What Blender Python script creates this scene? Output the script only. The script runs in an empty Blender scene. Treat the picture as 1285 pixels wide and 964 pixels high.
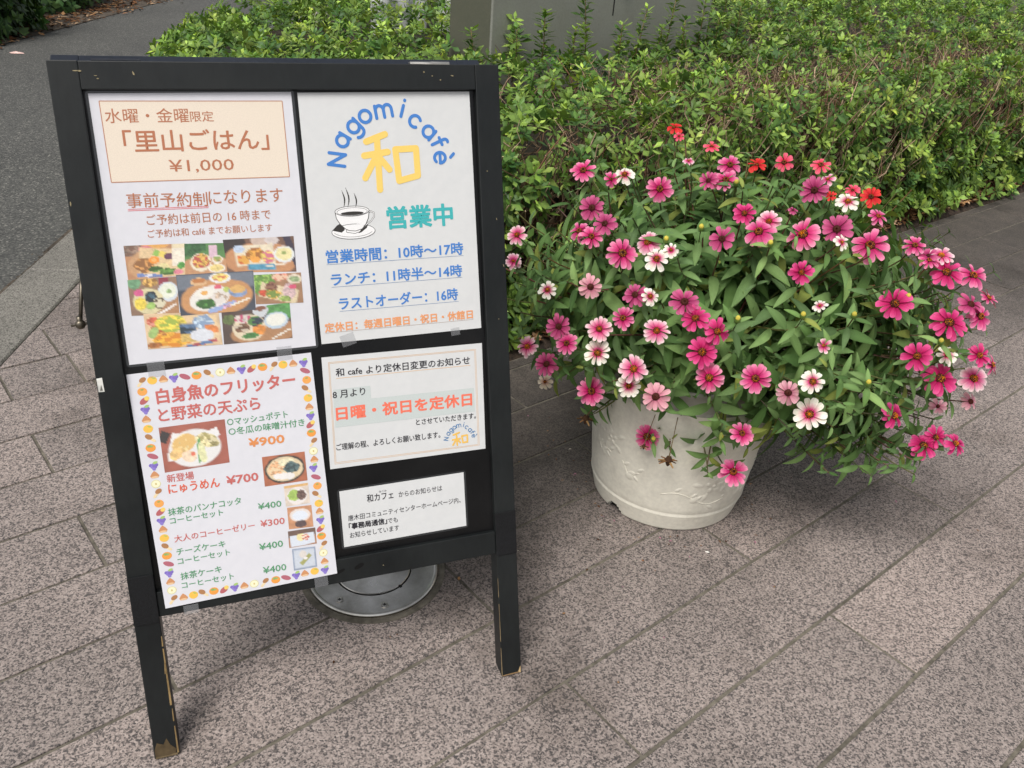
import bpy, bmesh, math, random
import numpy as np
from mathutils import Vector, Matrix, noise as mnoise

S = bpy.context.scene
COL = S.collection
random.seed(7)
RNG = np.random.default_rng(11)

# ------------------------------------------------------------------ camera
cd = bpy.data.cameras.new('camera')
cd.sensor_width = 36.0
cd.lens = 1055.585 / 1285 * 36.0
cd.clip_start = 0.02
cd.clip_end = 300
cam = bpy.data.objects.new('camera', cd)
COL.objects.link(cam)
CR, CU, CF = Vector((0.996998, 0.03841, 0.067223)), Vector((-0.077422, 0.494618, 0.865655)), Vector((0, 0.868262, -0.496107))
CAMP = Vector((0, 0, 0.98465))
m = Matrix.Identity(4)
for i in range(3):
    m[i][0], m[i][1], m[i][2], m[i][3] = CR[i], CU[i], -CF[i], CAMP[i]
cam.matrix_world = m
cd.dof.use_dof = True
cd.dof.focus_distance = 1.05
cd.dof.aperture_fstop = 45.0
S.camera = cam

# ------------------------------------------------------------------ sky and sun (overcast)
SUN_EL, SUN_AZ = math.radians(58), math.radians(205)     # azimuth clockwise from +y
W = bpy.data.worlds.new('World')
S.world = W
W.use_nodes = True
wn, wl = W.node_tree.nodes, W.node_tree.links
wn.clear()
sky = wn.new('ShaderNodeTexSky')
sky.sky_type = 'NISHITA'
sky.sun_disc = False
sky.sun_elevation = SUN_EL
sky.sun_rotation = SUN_AZ
sky.dust_density = 4.0
sky.air_density = 1.0
hs = wn.new('ShaderNodeHueSaturation')
hs.inputs['Saturation'].default_value = 0.22
bg = wn.new('ShaderNodeBackground')
bg.inputs['Strength'].default_value = 0.115
wo = wn.new('ShaderNodeOutputWorld')
wl.new(sky.outputs[0], hs.inputs['Color'])
wl.new(hs.outputs[0], bg.inputs['Color'])
wl.new(bg.outputs[0], wo.inputs['Surface'])
sl = bpy.data.lights.new('sun', 'SUN')
sl.energy = 2.3
sl.angle = math.radians(28)
sl.color = (1.0, 0.955, 0.90)
sun = bpy.data.objects.new('sun', sl)
COL.objects.link(sun)
sd = Vector((math.sin(SUN_AZ) * math.cos(SUN_EL), math.cos(SUN_AZ) * math.cos(SUN_EL), math.sin(SUN_EL)))
sun.rotation_euler = sd.to_track_quat('Z', 'Y').to_euler()
sun.location = sd * 20
S.view_settings.view_transform = 'Standard'
S.view_settings.look = 'None'
S.view_settings.gamma = 1.0
S.view_settings.use_curve_mapping = False
S.view_settings.exposure = 0.12

# ------------------------------------------------------------------ frames of the place
TH = 0.72473
D = Vector((math.cos(TH), math.sin(TH), 0))               # along the paving courses
N = Vector((-math.sin(TH), math.cos(TH), 0))              # across them, away from the viewer
OFF, PITCH, SLEN = 0.72417, 0.15542, 0.905
def tw(u, v, z=0.0):                                      # paving coordinates -> world
    return D * u + N * (OFF + v) + Vector((0, 0, z))

# ------------------------------------------------------------------ helpers
def srgb(h):
    if isinstance(h, str):
        h = [int(h[i:i + 2], 16) / 255 for i in (0, 2, 4)]
    return tuple(((c / 12.92) if c <= 0.04045 else ((c + 0.055) / 1.055) ** 2.4) for c in h)

def tag(o, label=None, cat=None, group=None, kind=None):
    if label: o['label'] = label
    if cat: o['category'] = cat
    if group: o['group'] = group
    if kind: o['kind'] = kind
    return o

def empty(name, loc=(0, 0, 0), rz=0, parent=None):
    o = bpy.data.objects.new(name, None)
    o.empty_display_size = 0.05
    COL.objects.link(o)
    o.location = loc
    o.rotation_euler = (0, 0, rz)
    if parent: o.parent = parent
    return o

def link(name, mesh, parent=None, mat=None):
    o = bpy.data.objects.new(name, mesh)
    COL.objects.link(o)
    if parent: o.parent = parent
    if mat is not None: mesh.materials.append(mat)
    return o

class MB:
    """collects polygons (with an optional colour per polygon) and links them as one mesh object"""
    def __init__(s):
        s.v, s.f, s.c, s.m = [], [], [], []
    def poly(s, pts, col=(1, 1, 1), mi=0):
        b = len(s.v)
        s.v += [tuple(p) for p in pts]
        s.f.append(tuple(range(b, b + len(pts))))
        s.c.append(col); s.m.append(mi)
    def mesh(s, pts, faces, col=(1, 1, 1), mi=0):
        b = len(s.v)
        s.v += [tuple(p) for p in pts]
        for f in faces:
            s.f.append(tuple(b + i for i in f)); s.c.append(col); s.m.append(mi)
    def box(s, x0, x1, y0, y1, z0, z1, col=(1, 1, 1), mi=0, fn=None):
        p = [(x0, y0, z0), (x1, y0, z0), (x1, y1, z0), (x0, y1, z0), (x0, y0, z1), (x1, y0, z1), (x1, y1, z1), (x0, y1, z1)]
        if fn: p = [fn(q) for q in p]
        s.mesh(p, [(0, 3, 2, 1), (4, 5, 6, 7), (0, 1, 5, 4), (1, 2, 6, 5), (2, 3, 7, 6), (3, 0, 4, 7)], col, mi)
    def tube(s, pts, rad, k=6, col=(1, 1, 1), cap=True, mi=0):
        pts = [Vector(p) for p in pts]
        if not hasattr(rad, '__len__'): rad = [rad] * len(pts)
        ring, b = [], len(s.v)
        for i, p in enumerate(pts):
            t = (pts[min(i + 1, len(pts) - 1)] - pts[max(i - 1, 0)]).normalized()
            a = t.orthogonal().normalized(); c = t.cross(a)
            for j in range(k):
                an = 2 * math.pi * j / k
                s.v.append(tuple(p + (a * math.cos(an) + c * math.sin(an)) * rad[i]))
        for i in range(len(pts) - 1):
            for j in range(k):
                s.f.append((b + i * k + j, b + i * k + (j + 1) % k, b + (i + 1) * k + (j + 1) % k, b + (i + 1) * k + j))
                s.c.append(col); s.m.append(mi)
        if cap:
            s.f.append(tuple(b + (len(pts) - 1) * k + j for j in range(k))); s.c.append(col); s.m.append(mi)
            s.f.append(tuple(b + j for j in reversed(range(k)))); s.c.append(col); s.m.append(mi)
    def lathe(s, prof, k=48, col=(1, 1, 1), mi=0, close=False):
        b = len(s.v)
        for r, z in prof:
            for j in range(k):
                a = 2 * math.pi * j / k
                s.v.append((r * math.cos(a), r * math.sin(a), z))
        for i in range(len(prof) - 1):
            for j in range(k):
                s.f.append((b + i * k + j, b + i * k + (j + 1) % k, b + (i + 1) * k + (j + 1) % k, b + (i + 1) * k + j))
                s.c.append(col); s.m.append(mi)
        if close:
            s.f.append(tuple(b + (len(prof) - 1) * k + j for j in range(k))); s.c.append(col); s.m.append(mi)
    def ell(s, cx, cy, rx, ry, z, col, rot=0, n=14, a0=0, a1=2 * math.pi):
        c, d = math.cos(rot), math.sin(rot)
        full = abs(a1 - a0 - 2 * math.pi) < 1e-6
        q = []
        for i in range(n if full else n + 1):
            a = a0 + (a1 - a0) * i / n
            x, y = rx * math.cos(a), ry * math.sin(a)
            q.append((cx + x * c - y * d, cy + x * d + y * c, z))
        s.poly(q, col)
    def line(s, pts, w, z, col, capn=5):
        """flat round-capped stroke through pts"""
        for (x0, y0), (x1, y1) in zip(pts[:-1], pts[1:]):
            a = math.atan2(y1 - y0, x1 - x0)
            q = []
            for i in range(capn + 1):
                t = a - math.pi / 2 + math.pi * i / capn
                q.append((x1 + w / 2 * math.cos(t), y1 + w / 2 * math.sin(t), z))
            for i in range(capn + 1):
                t = a + math.pi / 2 + math.pi * i / capn
                q.append((x0 + w / 2 * math.cos(t), y0 + w / 2 * math.sin(t), z))
            s.poly(q, col)
            z += 0.000004
    def build(s, name, mats=None, parent=None, smooth=False, colors=True, bevel=0, auto=False):
        me = bpy.data.meshes.new(name)
        me.from_pydata(s.v, [], s.f)
        if colors:
            at = me.color_attributes.new('Col', 'FLOAT_COLOR', 'CORNER')
            arr = np.empty((len(me.loops), 4), np.float32)
            i = 0
            for f, c in zip(s.f, s.c):
                arr[i:i + len(f), :3] = c; arr[i:i + len(f), 3] = 1
                i += len(f)
            at.data.foreach_set('color', arr.ravel())
        me.polygons.foreach_set('material_index', s.m)
        if smooth: me.polygons.foreach_set('use_smooth', [True] * len(s.f))
        me.update()
        for q in (mats if isinstance(mats, (list, tuple)) else [mats]):
            if q is not None: me.materials.append(q)
        if bevel:
            bm = bmesh.new(); bm.from_mesh(me)
            bmesh.ops.remove_doubles(bm, verts=bm.verts, dist=1e-5)
            bmesh.ops.bevel(bm, geom=[e for e in bm.edges if len(e.link_faces) == 2 and e.calc_face_angle(0) > 0.6], offset=bevel, segments=2, affect='EDGES', profile=0.6)
            bm.to_mesh(me); bm.free()
        return link(name, me, parent)

def npmesh(name, V, F, C=None, mat=None, parent=None, smooth=True):
    """V (n,3), F (m,k) ints, C (n,3) point colours"""
    me = bpy.data.meshes.new(name)
    k = F.shape[1]
    me.vertices.add(len(V)); me.vertices.foreach_set('co', np.ascontiguousarray(V, np.float32).ravel())
    me.loops.add(F.size); me.loops.foreach_set('vertex_index', np.ascontiguousarray(F, np.int32).ravel())
    me.polygons.add(len(F)); me.polygons.foreach_set('loop_start', np.arange(0, F.size, k, dtype=np.int32))
    me.polygons.foreach_set('loop_total', np.full(len(F), k, np.int32))
    if smooth: me.polygons.foreach_set('use_smooth', np.ones(len(F), bool))
    if C is not None:
        at = me.color_attributes.new('Col', 'FLOAT_COLOR', 'POINT')
        a = np.ones((len(V), 4), np.float32); a[:, :3] = C
        at.data.foreach_set('color', a.ravel())
    me.update(calc_edges=True)
    return link(name, me, parent, mat)

# ------------------------------------------------------------------ materials
def mat(name, base=(0.5, 0.5, 0.5), rough=0.6, metal=0.0, spec=0.5):
    M = bpy.data.materials.new(name); M.use_nodes = True
    b = M.node_tree.nodes['Principled BSDF']
    b.inputs['Base Color'].default_value = (*base, 1)
    b.inputs['Roughness'].default_value = rough
    b.inputs['Metallic'].default_value = metal
    b.inputs['Specular IOR Level'].default_value = spec
    return M, M.node_tree.nodes, M.node_tree.links, b
def tex(nd, ln, kind, vec=None, **kw):
    t = nd.new({'noise': 'ShaderNodeTexNoise', 'vor': 'ShaderNodeTexVoronoi'}[kind])
    for k, v in kw.items():
        if k in t.inputs: t.inputs[k].default_value = v
        else: setattr(t, k, v)
    if vec is not None: ln.new(vec, t.inputs['Vector'])
    return t
def ramp(nd, ln, fac, stops, interp='LINEAR'):
    r = nd.new('ShaderNodeValToRGB'); r.color_ramp.interpolation = interp
    e = r.color_ramp.elements
    while len(e) < len(stops): e.new(0.5)
    for i, (p, c) in enumerate(stops):
        e[i].position = p; e[i].color = (*c, 1) if len(c) == 3 else c
    ln.new(fac, r.inputs[0])
    return r.outputs[0]
def mix(nd, ln, fac, a, b, mode='MIX'):
    x = nd.new('ShaderNodeMix'); x.data_type = 'RGBA'; x.blend_type = mode
    for s_, v in ((0, fac), (6, a), (7, b)):
        if hasattr(v, 'is_linked') or hasattr(v, 'links'): ln.new(v, x.inputs[s_])
        elif s_ == 0: x.inputs[0].default_value = v
        else: x.inputs[s_].default_value = (*v, 1)
    return x.outputs[2]
def math_(nd, ln, op, a, b=0.5, clamp=False):
    x = nd.new('ShaderNodeMath'); x.operation = op; x.use_clamp = clamp
    for i, v in enumerate((a, b)):
        if hasattr(v, 'links'): ln.new(v, x.inputs[i])
        else: x.inputs[i].default_value = v
    return x.outputs[0]
def bump(nd, ln, b, h, strength=0.3, dist=0.002):
    x = nd.new('ShaderNodeBump'); x.inputs['Strength'].default_value = strength; x.inputs['Distance'].default_value = dist
    ln.new(h, x.inputs['Height']); ln.new(x.outputs[0], b.inputs['Normal'])

def granite(name, pal, grime_shade=True, scale=1.0):
    M, nd, ln, b = mat(name, rough=0.75)
    pos = nd.new('ShaderNodeNewGeometry').outputs['Position']
    wv = tex(nd, ln, 'noise', pos, Scale=300 * scale, Detail=2.0)
    wp_ = nd.new('ShaderNodeVectorMath'); wp_.operation = 'MULTIPLY_ADD'
    ln.new(wv.outputs['Color'], wp_.inputs[0]); wp_.inputs[1].default_value = (0.004, 0.004, 0.004); ln.new(pos, wp_.inputs[2])
    v1 = tex(nd, ln, 'vor', wp_.outputs[0], Scale=430 * scale)
    sp_ = nd.new('ShaderNodeSeparateColor'); ln.new(v1.outputs['Color'], sp_.inputs[0])
    cl_ = tex(nd, ln, 'noise', pos, Scale=110 * scale, Detail=3.0)
    cell = math_(nd, ln, 'ADD', sp_.outputs[0], math_(nd, ln, 'MULTIPLY', math_(nd, ln, 'SUBTRACT', cl_.outputs[0], 0.5), 0.55))
    v2 = tex(nd, ln, 'noise', pos, Scale=330 * scale, Detail=1.0)
    v3 = tex(nd, ln, 'vor', pos, Scale=300 * scale)
    base = ramp(nd, ln, cell, [(0.23, pal[0]), (0.33, pal[1]), (0.46, pal[2]), (0.95, pal[3])])
    base = mix(nd, ln, 0.22, base, ramp(nd, ln, v2.outputs[0], [(0.38, pal[0]), (0.5, pal[2]), (0.62, pal[3])]))
    bw = nd.new('ShaderNodeRGBToBW')
    big = tex(nd, ln, 'noise', pos, Scale=2.6, Detail=5.0)
    oi = nd.new('ShaderNodeObjectInfo')
    tint = ramp(nd, ln, oi.outputs['Random'], [(0, (0.84, 0.83, 0.83)), (0.5, (0.98, 0.96, 0.96)), (1, (1.14, 1.10, 1.09))])
    base = mix(nd, ln, 1.0, base, tint, 'MULTIPLY')
    base = mix(nd, ln, 1.0, base, ramp(nd, ln, big.outputs[0], [(0.3, (0.8, 0.79, 0.78)), (0.7, (1.12, 1.1, 1.08))]), 'MULTIPLY')
    if grime_shade:
        # bed dirt and shade painted together: thick along the bed edge, patchy further out
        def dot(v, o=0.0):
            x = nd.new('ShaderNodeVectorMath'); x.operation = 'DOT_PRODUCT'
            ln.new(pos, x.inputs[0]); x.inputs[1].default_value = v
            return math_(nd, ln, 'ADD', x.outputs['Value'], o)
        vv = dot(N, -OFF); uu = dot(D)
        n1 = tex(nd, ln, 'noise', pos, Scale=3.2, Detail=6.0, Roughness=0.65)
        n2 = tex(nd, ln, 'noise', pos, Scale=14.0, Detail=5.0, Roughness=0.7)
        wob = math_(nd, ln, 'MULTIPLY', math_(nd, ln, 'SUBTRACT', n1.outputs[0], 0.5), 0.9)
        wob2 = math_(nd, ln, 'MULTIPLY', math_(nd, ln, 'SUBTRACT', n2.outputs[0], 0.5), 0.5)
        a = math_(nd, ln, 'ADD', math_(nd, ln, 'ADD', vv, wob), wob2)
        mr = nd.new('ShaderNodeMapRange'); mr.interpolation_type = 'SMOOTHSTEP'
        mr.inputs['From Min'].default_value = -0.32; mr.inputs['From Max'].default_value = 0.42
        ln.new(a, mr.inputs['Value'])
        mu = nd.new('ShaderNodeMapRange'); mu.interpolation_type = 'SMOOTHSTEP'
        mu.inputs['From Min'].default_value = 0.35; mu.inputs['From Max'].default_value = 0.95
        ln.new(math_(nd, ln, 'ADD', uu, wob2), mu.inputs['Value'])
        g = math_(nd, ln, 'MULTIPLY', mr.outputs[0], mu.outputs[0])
        dirt = mix(nd, ln, 0.78, base, (0.040, 0.036, 0.031))  # dirt tone that also carries the shade along the hedge
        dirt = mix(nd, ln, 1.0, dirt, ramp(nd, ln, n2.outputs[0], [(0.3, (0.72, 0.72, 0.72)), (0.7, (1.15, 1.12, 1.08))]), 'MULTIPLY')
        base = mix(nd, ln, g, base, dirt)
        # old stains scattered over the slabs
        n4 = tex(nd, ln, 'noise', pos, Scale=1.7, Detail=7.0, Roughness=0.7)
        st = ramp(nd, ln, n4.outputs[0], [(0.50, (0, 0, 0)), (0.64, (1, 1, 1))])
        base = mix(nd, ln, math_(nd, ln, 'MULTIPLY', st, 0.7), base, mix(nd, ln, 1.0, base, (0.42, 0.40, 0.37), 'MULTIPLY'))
    ln.new(base, b.inputs['Base Color'])
    ln.new(math_(nd, ln, 'ADD', math_(nd, ln, 'MULTIPLY', v2.outputs[0], 0.5), 0.45), b.inputs['Roughness'])
    bump(nd, ln, b, v2.outputs[0], 0.2, 0.0008)
    return M
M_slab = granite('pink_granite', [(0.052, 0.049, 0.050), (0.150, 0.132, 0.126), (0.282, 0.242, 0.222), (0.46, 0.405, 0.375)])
M_kerb = granite('kerb_granite', [(0.06, 0.06, 0.05), (0.17, 0.165, 0.145), (0.24, 0.235, 0.21), (0.34, 0.33, 0.30)], grime_shade=False)

def simple_noise_mat(name, c0, c1, scale, rough=0.9, bs=0.4, bd=0.004, detail=6):
    M, nd, ln, b = mat(name, rough=rough)
    pos = nd.new('ShaderNodeNewGeometry').outputs['Position']
    n = tex(nd, ln, 'noise', pos, Scale=scale, Detail=detail, Roughness=0.65)
    n2 = tex(nd, ln, 'noise', pos, Scale=scale / 12, Detail=4)
    c = ramp(nd, ln, n.outputs[0], [(0.35, c0), (0.65, c1)])
    c = mix(nd, ln, 1.0, c, ramp(nd, ln, n2.outputs[0], [(0.3, (0.75, 0.75, 0.75)), (0.7, (1.2, 1.2, 1.2))]), 'MULTIPLY')
    ln.new(c, b.inputs['Base Color'])
    bump(nd, ln, b, n.outputs[0], bs, bd)
    return M
M_grout = simple_noise_mat('grout', (0.085, 0.076, 0.058), (0.19, 0.17, 0.135), 60)
def asphalt_mat():
    M, nd, ln, b = mat('asphalt', rough=0.85)
    pos = nd.new('ShaderNodeNewGeometry').outputs['Position']
    v = tex(nd, ln, 'vor', pos, Scale=190.0)
    sp = nd.new('ShaderNodeSeparateColor'); ln.new(v.outputs['Color'], sp.inputs[0])
    c = ramp(nd, ln, sp.outputs[0], [(0.0, (0.040, 0.041, 0.041)), (0.55, (0.075, 0.076, 0.072)), (0.88, (0.105, 0.105, 0.10)), (0.98, (0.20, 0.195, 0.18))])
    n2 = tex(nd, ln, 'noise', pos, Scale=0.9, Detail=6, Roughness=0.6)
    c = mix(nd, ln, 1.0, c, ramp(nd, ln, n2.outputs[0], [(0.3, (0.78, 0.78, 0.77)), (0.7, (1.2, 1.19, 1.15))]), 'MULTIPLY')
    ln.new(c, b.inputs['Base Color'])
    n = tex(nd, ln, 'noise', pos, Scale=160, Detail=3); bump(nd, ln, b, n.outputs[0], 0.5, 0.003)
    return M
M_asphalt = asphalt_mat()
M_soil = simple_noise_mat('soil', (0.018, 0.012, 0.008), (0.07, 0.045, 0.03), 45, 0.95, 0.8, 0.01)
M_verge = simple_noise_mat('verge_earth', (0.045, 0.035, 0.026), (0.11, 0.088, 0.066), 30, 0.95, 0.15, 0.002)
M_ground = simple_noise_mat('ground', (0.05, 0.045, 0.03), (0.09, 0.08, 0.06), 8)

def colmat(name, rough=0.6, trans=0.0, spec=0.4, objrand=0.0, vary=0.12, vscale=60, sheen=False, bumpn=0.0):
    """base colour from the mesh's own colour attribute with a little grain; optional leaf translucency"""
    M, nd, ln, b = mat(name, rough=rough, spec=spec)
    a = nd.new('ShaderNodeVertexColor'); a.layer_name = 'Col'
    c = a.outputs[0]
    pos = nd.new('ShaderNodeTexCoord').outputs['Object']
    if vary:
        n = tex(nd, ln, 'noise', pos, Scale=vscale, Detail=3)
        c = mix(nd, ln, 1.0, c, ramp(nd, ln, n.outputs[0], [(0.3, (1 - vary,) * 3), (0.7, (1 + vary,) * 3)]), 'MULTIPLY')
        if bumpn: bump(nd, ln, b, n.outputs[0], bumpn, 0.001)
    if objrand:
        oi = nd.new('ShaderNodeObjectInfo')
        c = mix(nd, ln, 1.0, c, ramp(nd, ln, oi.outputs['Random'], [(0, (1 - objrand, 1 - objrand * 0.8, 1 - objrand)), (1, (1 + objrand, 1 + objrand, 1 + objrand * 0.3))]), 'MULTIPLY')
    ln.new(c, b.inputs['Base Color'])
    if trans:
        t = nd.new('ShaderNodeBsdfTranslucent'); ln.new(mix(nd, ln, 1.0, c, (1.25, 1.25, 0.7), 'MULTIPLY'), t.inputs['Color'])
        x = nd.new('ShaderNodeMixShader'); x.inputs[0].default_value = trans
        ln.new(b.outputs[0], x.inputs[1]); ln.new(t.outputs[0], x.inputs[2])
        ln.new(x.outputs[0], nd['Material Output'].inputs['Surface'])
    return M
M_leaf = colmat('azalea_leaf', rough=0.45, trans=0.28, spec=0.35)
M_zleaf = colmat('zinnia_leaf', rough=0.6, trans=0.25, spec=0.2, objrand=0.18)
M_petal = colmat('petal', rough=0.6, trans=0.2, spec=0.2, objrand=0.06, vary=0.06, vscale=300)
M_print = colmat('printed_ink', rough=0.55, spec=0.3, vary=0.05, vscale=900)
M_twig = colmat('twig_bark', rough=0.85, spec=0.2, vary=0.3, vscale=90)
M_litter = colmat('dry_litter', rough=0.9, spec=0.2, vary=0.3, vscale=80)

def paint(name, c, scratch=1.0, rough=0.42):
    """dark worn paint on wood, light nicks where it has chipped"""
    M, nd, ln, b = mat(name, rough=rough, spec=0.4)
    pos = nd.new('ShaderNodeTexCoord').outputs['Object']
    mp = nd.new('ShaderNodeMapping'); mp.inputs['Scale'].default_value = (1, 1, 0.16); ln.new(pos, mp.inputs[0])
    g = tex(nd, ln, 'noise', mp.outputs[0], Scale=160, Detail=5)
    n = tex(nd, ln, 'noise', pos, Scale=9, Detail=5)
    col = mix(nd, ln, 1.0, c, ramp(nd, ln, n.outputs[0], [(0.3, (0.75, 0.77, 0.8)), (0.7, (1.3, 1.28, 1.22))]), 'MULTIPLY')
    col = mix(nd, ln, 1.0, col, ramp(nd, ln, g.outputs[0], [(0.3, (0.85, 0.85, 0.85)), (0.7, (1.15, 1.15, 1.15))]), 'MULTIPLY')
    v = tex(nd, ln, 'noise', pos, Scale=55, Detail=6, Roughness=0.75)
    k = ramp(nd, ln, v.outputs[0], [(0.70, (0, 0, 0)), (0.735, (1, 1, 1))])
    col = mix(nd, ln, math_(nd, ln, 'MULTIPLY', k, 0.75 * scratch), col, (0.30, 0.27, 0.22))
    ln.new(col, b.inputs['Base Color'])
    ln.new(ramp(nd, ln, n.outputs[0], [(0.3, (rough - 0.08,) * 3), (0.7, (rough + 0.2,) * 3)]), b.inputs['Roughness'])
    bump(nd, ln, b, g.outputs[0], 0.25, 0.0006)
    return M
M_frame = paint('dark_green_black_paint', (0.0085, 0.0105, 0.011))
M_frame2 = paint('blue_black_paint', (0.012, 0.016, 0.026))
M_panel = paint('blackboard_enamel', (0.004, 0.004, 0.0045), 0.5, 0.28)
M_worn = simple_noise_mat('worn_wood', (0.05, 0.035, 0.02), (0.22, 0.15, 0.08), 60, 0.85)
M_velcro = simple_noise_mat('hook_and_loop_patch', (0.0012, 0.0014, 0.0022), (0.004, 0.0045, 0.006), 400, 0.95)
M_white = mat('white_plastic', (0.72, 0.72, 0.70), 0.5)[0]
def paper(name, c):
    M, nd, ln, b = mat(name, c, 0.5, spec=0.35)
    pos = nd.new('ShaderNodeTexCoord').outputs['Object']
    n = tex(nd, ln, 'noise', pos, Scale=90, Detail=5, Roughness=0.6)
    n2 = tex(nd, ln, 'noise', pos, Scale=11, Detail=3)
    col = mix(nd, ln, 1.0, c, ramp(nd, ln, n.outputs[0], [(0.3, (0.955, 0.96, 0.965)), (0.7, (1.0, 1.0, 1.0))]), 'MULTIPLY')
    ln.new(col, b.inputs['Base Color'])
    bump(nd, ln, b, n2.outputs[0], 0.25, 0.006)
    return M
M_paper = paper('white_paper', (0.73, 0.73, 0.775))
M_paper2 = paper('recycled_paper', (0.70, 0.71, 0.71))
M_pouch = mat('laminate_edge', (0.035, 0.037, 0.040), 0.12, spec=0.7)[0]
Mt, nd, ln, b_ = mat('clear_tape', (0.42, 0.43, 0.45), 0.25)
b_.inputs['Alpha'].default_value = 0.27
M_tape = Mt
def steel():
    M, nd, ln, b = mat('brushed_steel', (0.50, 0.49, 0.47), 0.3, 1.0)
    pos = nd.new('ShaderNodeTexCoord').outputs['Object']
    n = tex(nd, ln, 'noise', pos, Scale=12, Detail=8, Roughness=0.7)
    c = ramp(nd, ln, n.outputs[0], [(0.3, (0.36, 0.345, 0.31)), (0.65, (0.74, 0.72, 0.68))])
    ln.new(c, b.inputs['Base Color'])
    ln.new(ramp(nd, ln, n.outputs[0], [(0.3, (0.45,) * 3), (0.7, (0.24,) * 3)]), b.inputs['Roughness'])
    mp = nd.new('ShaderNodeMapping'); mp.inputs['Scale'].default_value = (1, 0.02, 1); ln.new(pos, mp.inputs[0])
    s = tex(nd, ln, 'noise', mp.outputs[0], Scale=500, Detail=2)
    bump(nd, ln, b, s.outputs[0], 0.05, 0.0005)
    b.inputs['Anisotropic'].default_value = 0.75
    tg = nd.new('ShaderNodeTangent'); tg.direction_type = 'RADIAL'; tg.axis = 'Z'; ln.new(tg.outputs[0], b.inputs['Tangent'])
    return M
M_steel = steel()
M_dark = mat('black_gap', (0.004, 0.004, 0.004), 0.8)[0]
def potmat(name, c, dirt):
    M, nd, ln, b = mat(name, rough=0.55)
    pos = nd.new('ShaderNodeTexCoord').outputs['Object']
    n = tex(nd, ln, 'noise', pos, Scale=9, Detail=7, Roughness=0.7)
    n2 = tex(nd, ln, 'noise', pos, Scale=130, Detail=4)
    col = mix(nd, ln, ramp(nd, ln, n.outputs[0], [(0.48, (0, 0, 0)), (0.75, (dirt,) * 3)]), c, (0.16, 0.14, 0.11))
    col = mix(nd, ln, 1.0, col, ramp(nd, ln, n2.outputs[0], [(0.3, (0.92,) * 3), (0.7, (1.04,) * 3)]), 'MULTIPLY')
    ln.new(col, b.inputs['Base Color'])
    bump(nd, ln, b, n2.outputs[0], 0.15, 0.001)
    return M
M_pot = potmat('ivory_plastic', (0.77, 0.74, 0.635), 0.35)
M_rim = potmat('weathered_rim', (0.32, 0.31, 0.27), 0.9)
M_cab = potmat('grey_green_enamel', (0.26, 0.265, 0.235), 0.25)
M_cab2 = potmat('dark_enamel', (0.10, 0.103, 0.075), 0.3)  # darker copy of the cabinet enamel for side and rear panels
M_pipe = mat('white_pipe', (0.62, 0.63, 0.64), 0.35)[0]

# ------------------------------------------------------------------ the setting: ground, asphalt path, paving, kerb
def sheet(name, pts, z, mtl, kind='structure', sub=0):
    b = MB(); b.poly([(p[0], p[1], z) for p in pts])
    o = b.build(name, mtl, colors=False)
    return tag(o, kind=kind)
sheet('ground', [(-60, -20), (60, -20), (60, 80), (-60, 80)], -0.03, M_ground)

def kerb_x(y, o=0.0):                     # inner edge of the kerb line (o = distance outwards)
    return -1.157 - 0.112 * (y - 1.628) - o * 1.0063
sheet('asphalt_path', [(kerb_x(-1, 0.165), -1), (kerb_x(40, 0.165), 40), (-4.2, 40), (-3.50, 4.6), (-3.25, -1)], -0.012, M_asphalt)
b = MB()
for i in range(60):                       # ragged tar and dirt along the asphalt edge
    y = 0.8 + i * 0.1
    x = kerb_x(y, 0.166)
    w = 0.008 + 0.012 * RNG.random()
    b.poly([(x - w, y, -0.0085), (x + 0.004, y, -0.0085), (kerb_x(y + 0.1, 0.166) + 0.004, y + 0.1, -0.0085), (kerb_x(y + 0.1, 0.166) - w, y + 0.1, -0.0085)])
tag(b.build('asphalt_edge', M_verge, colors=False), kind='structure')
paving = tag(empty('paving', tw(1.5, 0)), kind='structure')
PO = tw(1.5, 0)
gb = MB()
gq = [tw(-4, -2.6), tw(9.5, -2.6), tw(9.5, 0.66), tw(0.8, 0.66)]
gb.poly([(p.x - PO.x, p.y - PO.y, -0.0024) for p in gq])
gq = [tw(-4, -2.6), tw(0.8, 0.66), Vector((kerb_x(3.5), 3.5, 0)), Vector((kerb_x(-3), -3, 0))]
gb.poly([(p.x - PO.x, p.y - PO.y, -0.0031) for p in gq])
gb.build('grout', M_grout, paving, colors=False)

def clip(poly, a, b_, c):                 # keep a*x+b*y <= c
    out = []
    for i in range(len(poly)):
        p, q = poly[i], poly[(i + 1) % len(poly)]
        fp, fq = a * p[0] + b_ * p[1] - c, a * q[0] + b_ * q[1] - c
        if fp <= 0: out.append(p)
        if fp * fq < 0:
            t = fp / (fp - fq); out.append((p[0] + (q[0] - p[0]) * t, p[1] + (q[1] - p[1]) * t))
    return out
def inset(poly, d):
    n = len(poly); out = []
    cx = sum(p[0] for p in poly) / n; cy = sum(p[1] for p in poly) / n
    for i in range(n):
        p0, p, p1 = Vector(poly[i - 1]), Vector(poly[i]), Vector(poly[(i + 1) % n])
        e0, e1 = (p - p0).normalized(), (p1 - p).normalized()
        n0, n1 = Vector((-e0.y, e0.x)), Vector((-e1.y, e1.x))
        k = (n0 + n1); L = k.length
        if L < 1e-4: out.append(tuple(p)); continue
        k = k / L; s = d / max(0.35, k.dot(n0))
        out.append((p.x + k.x * s, p.y + k.y * s))
    return out
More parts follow.
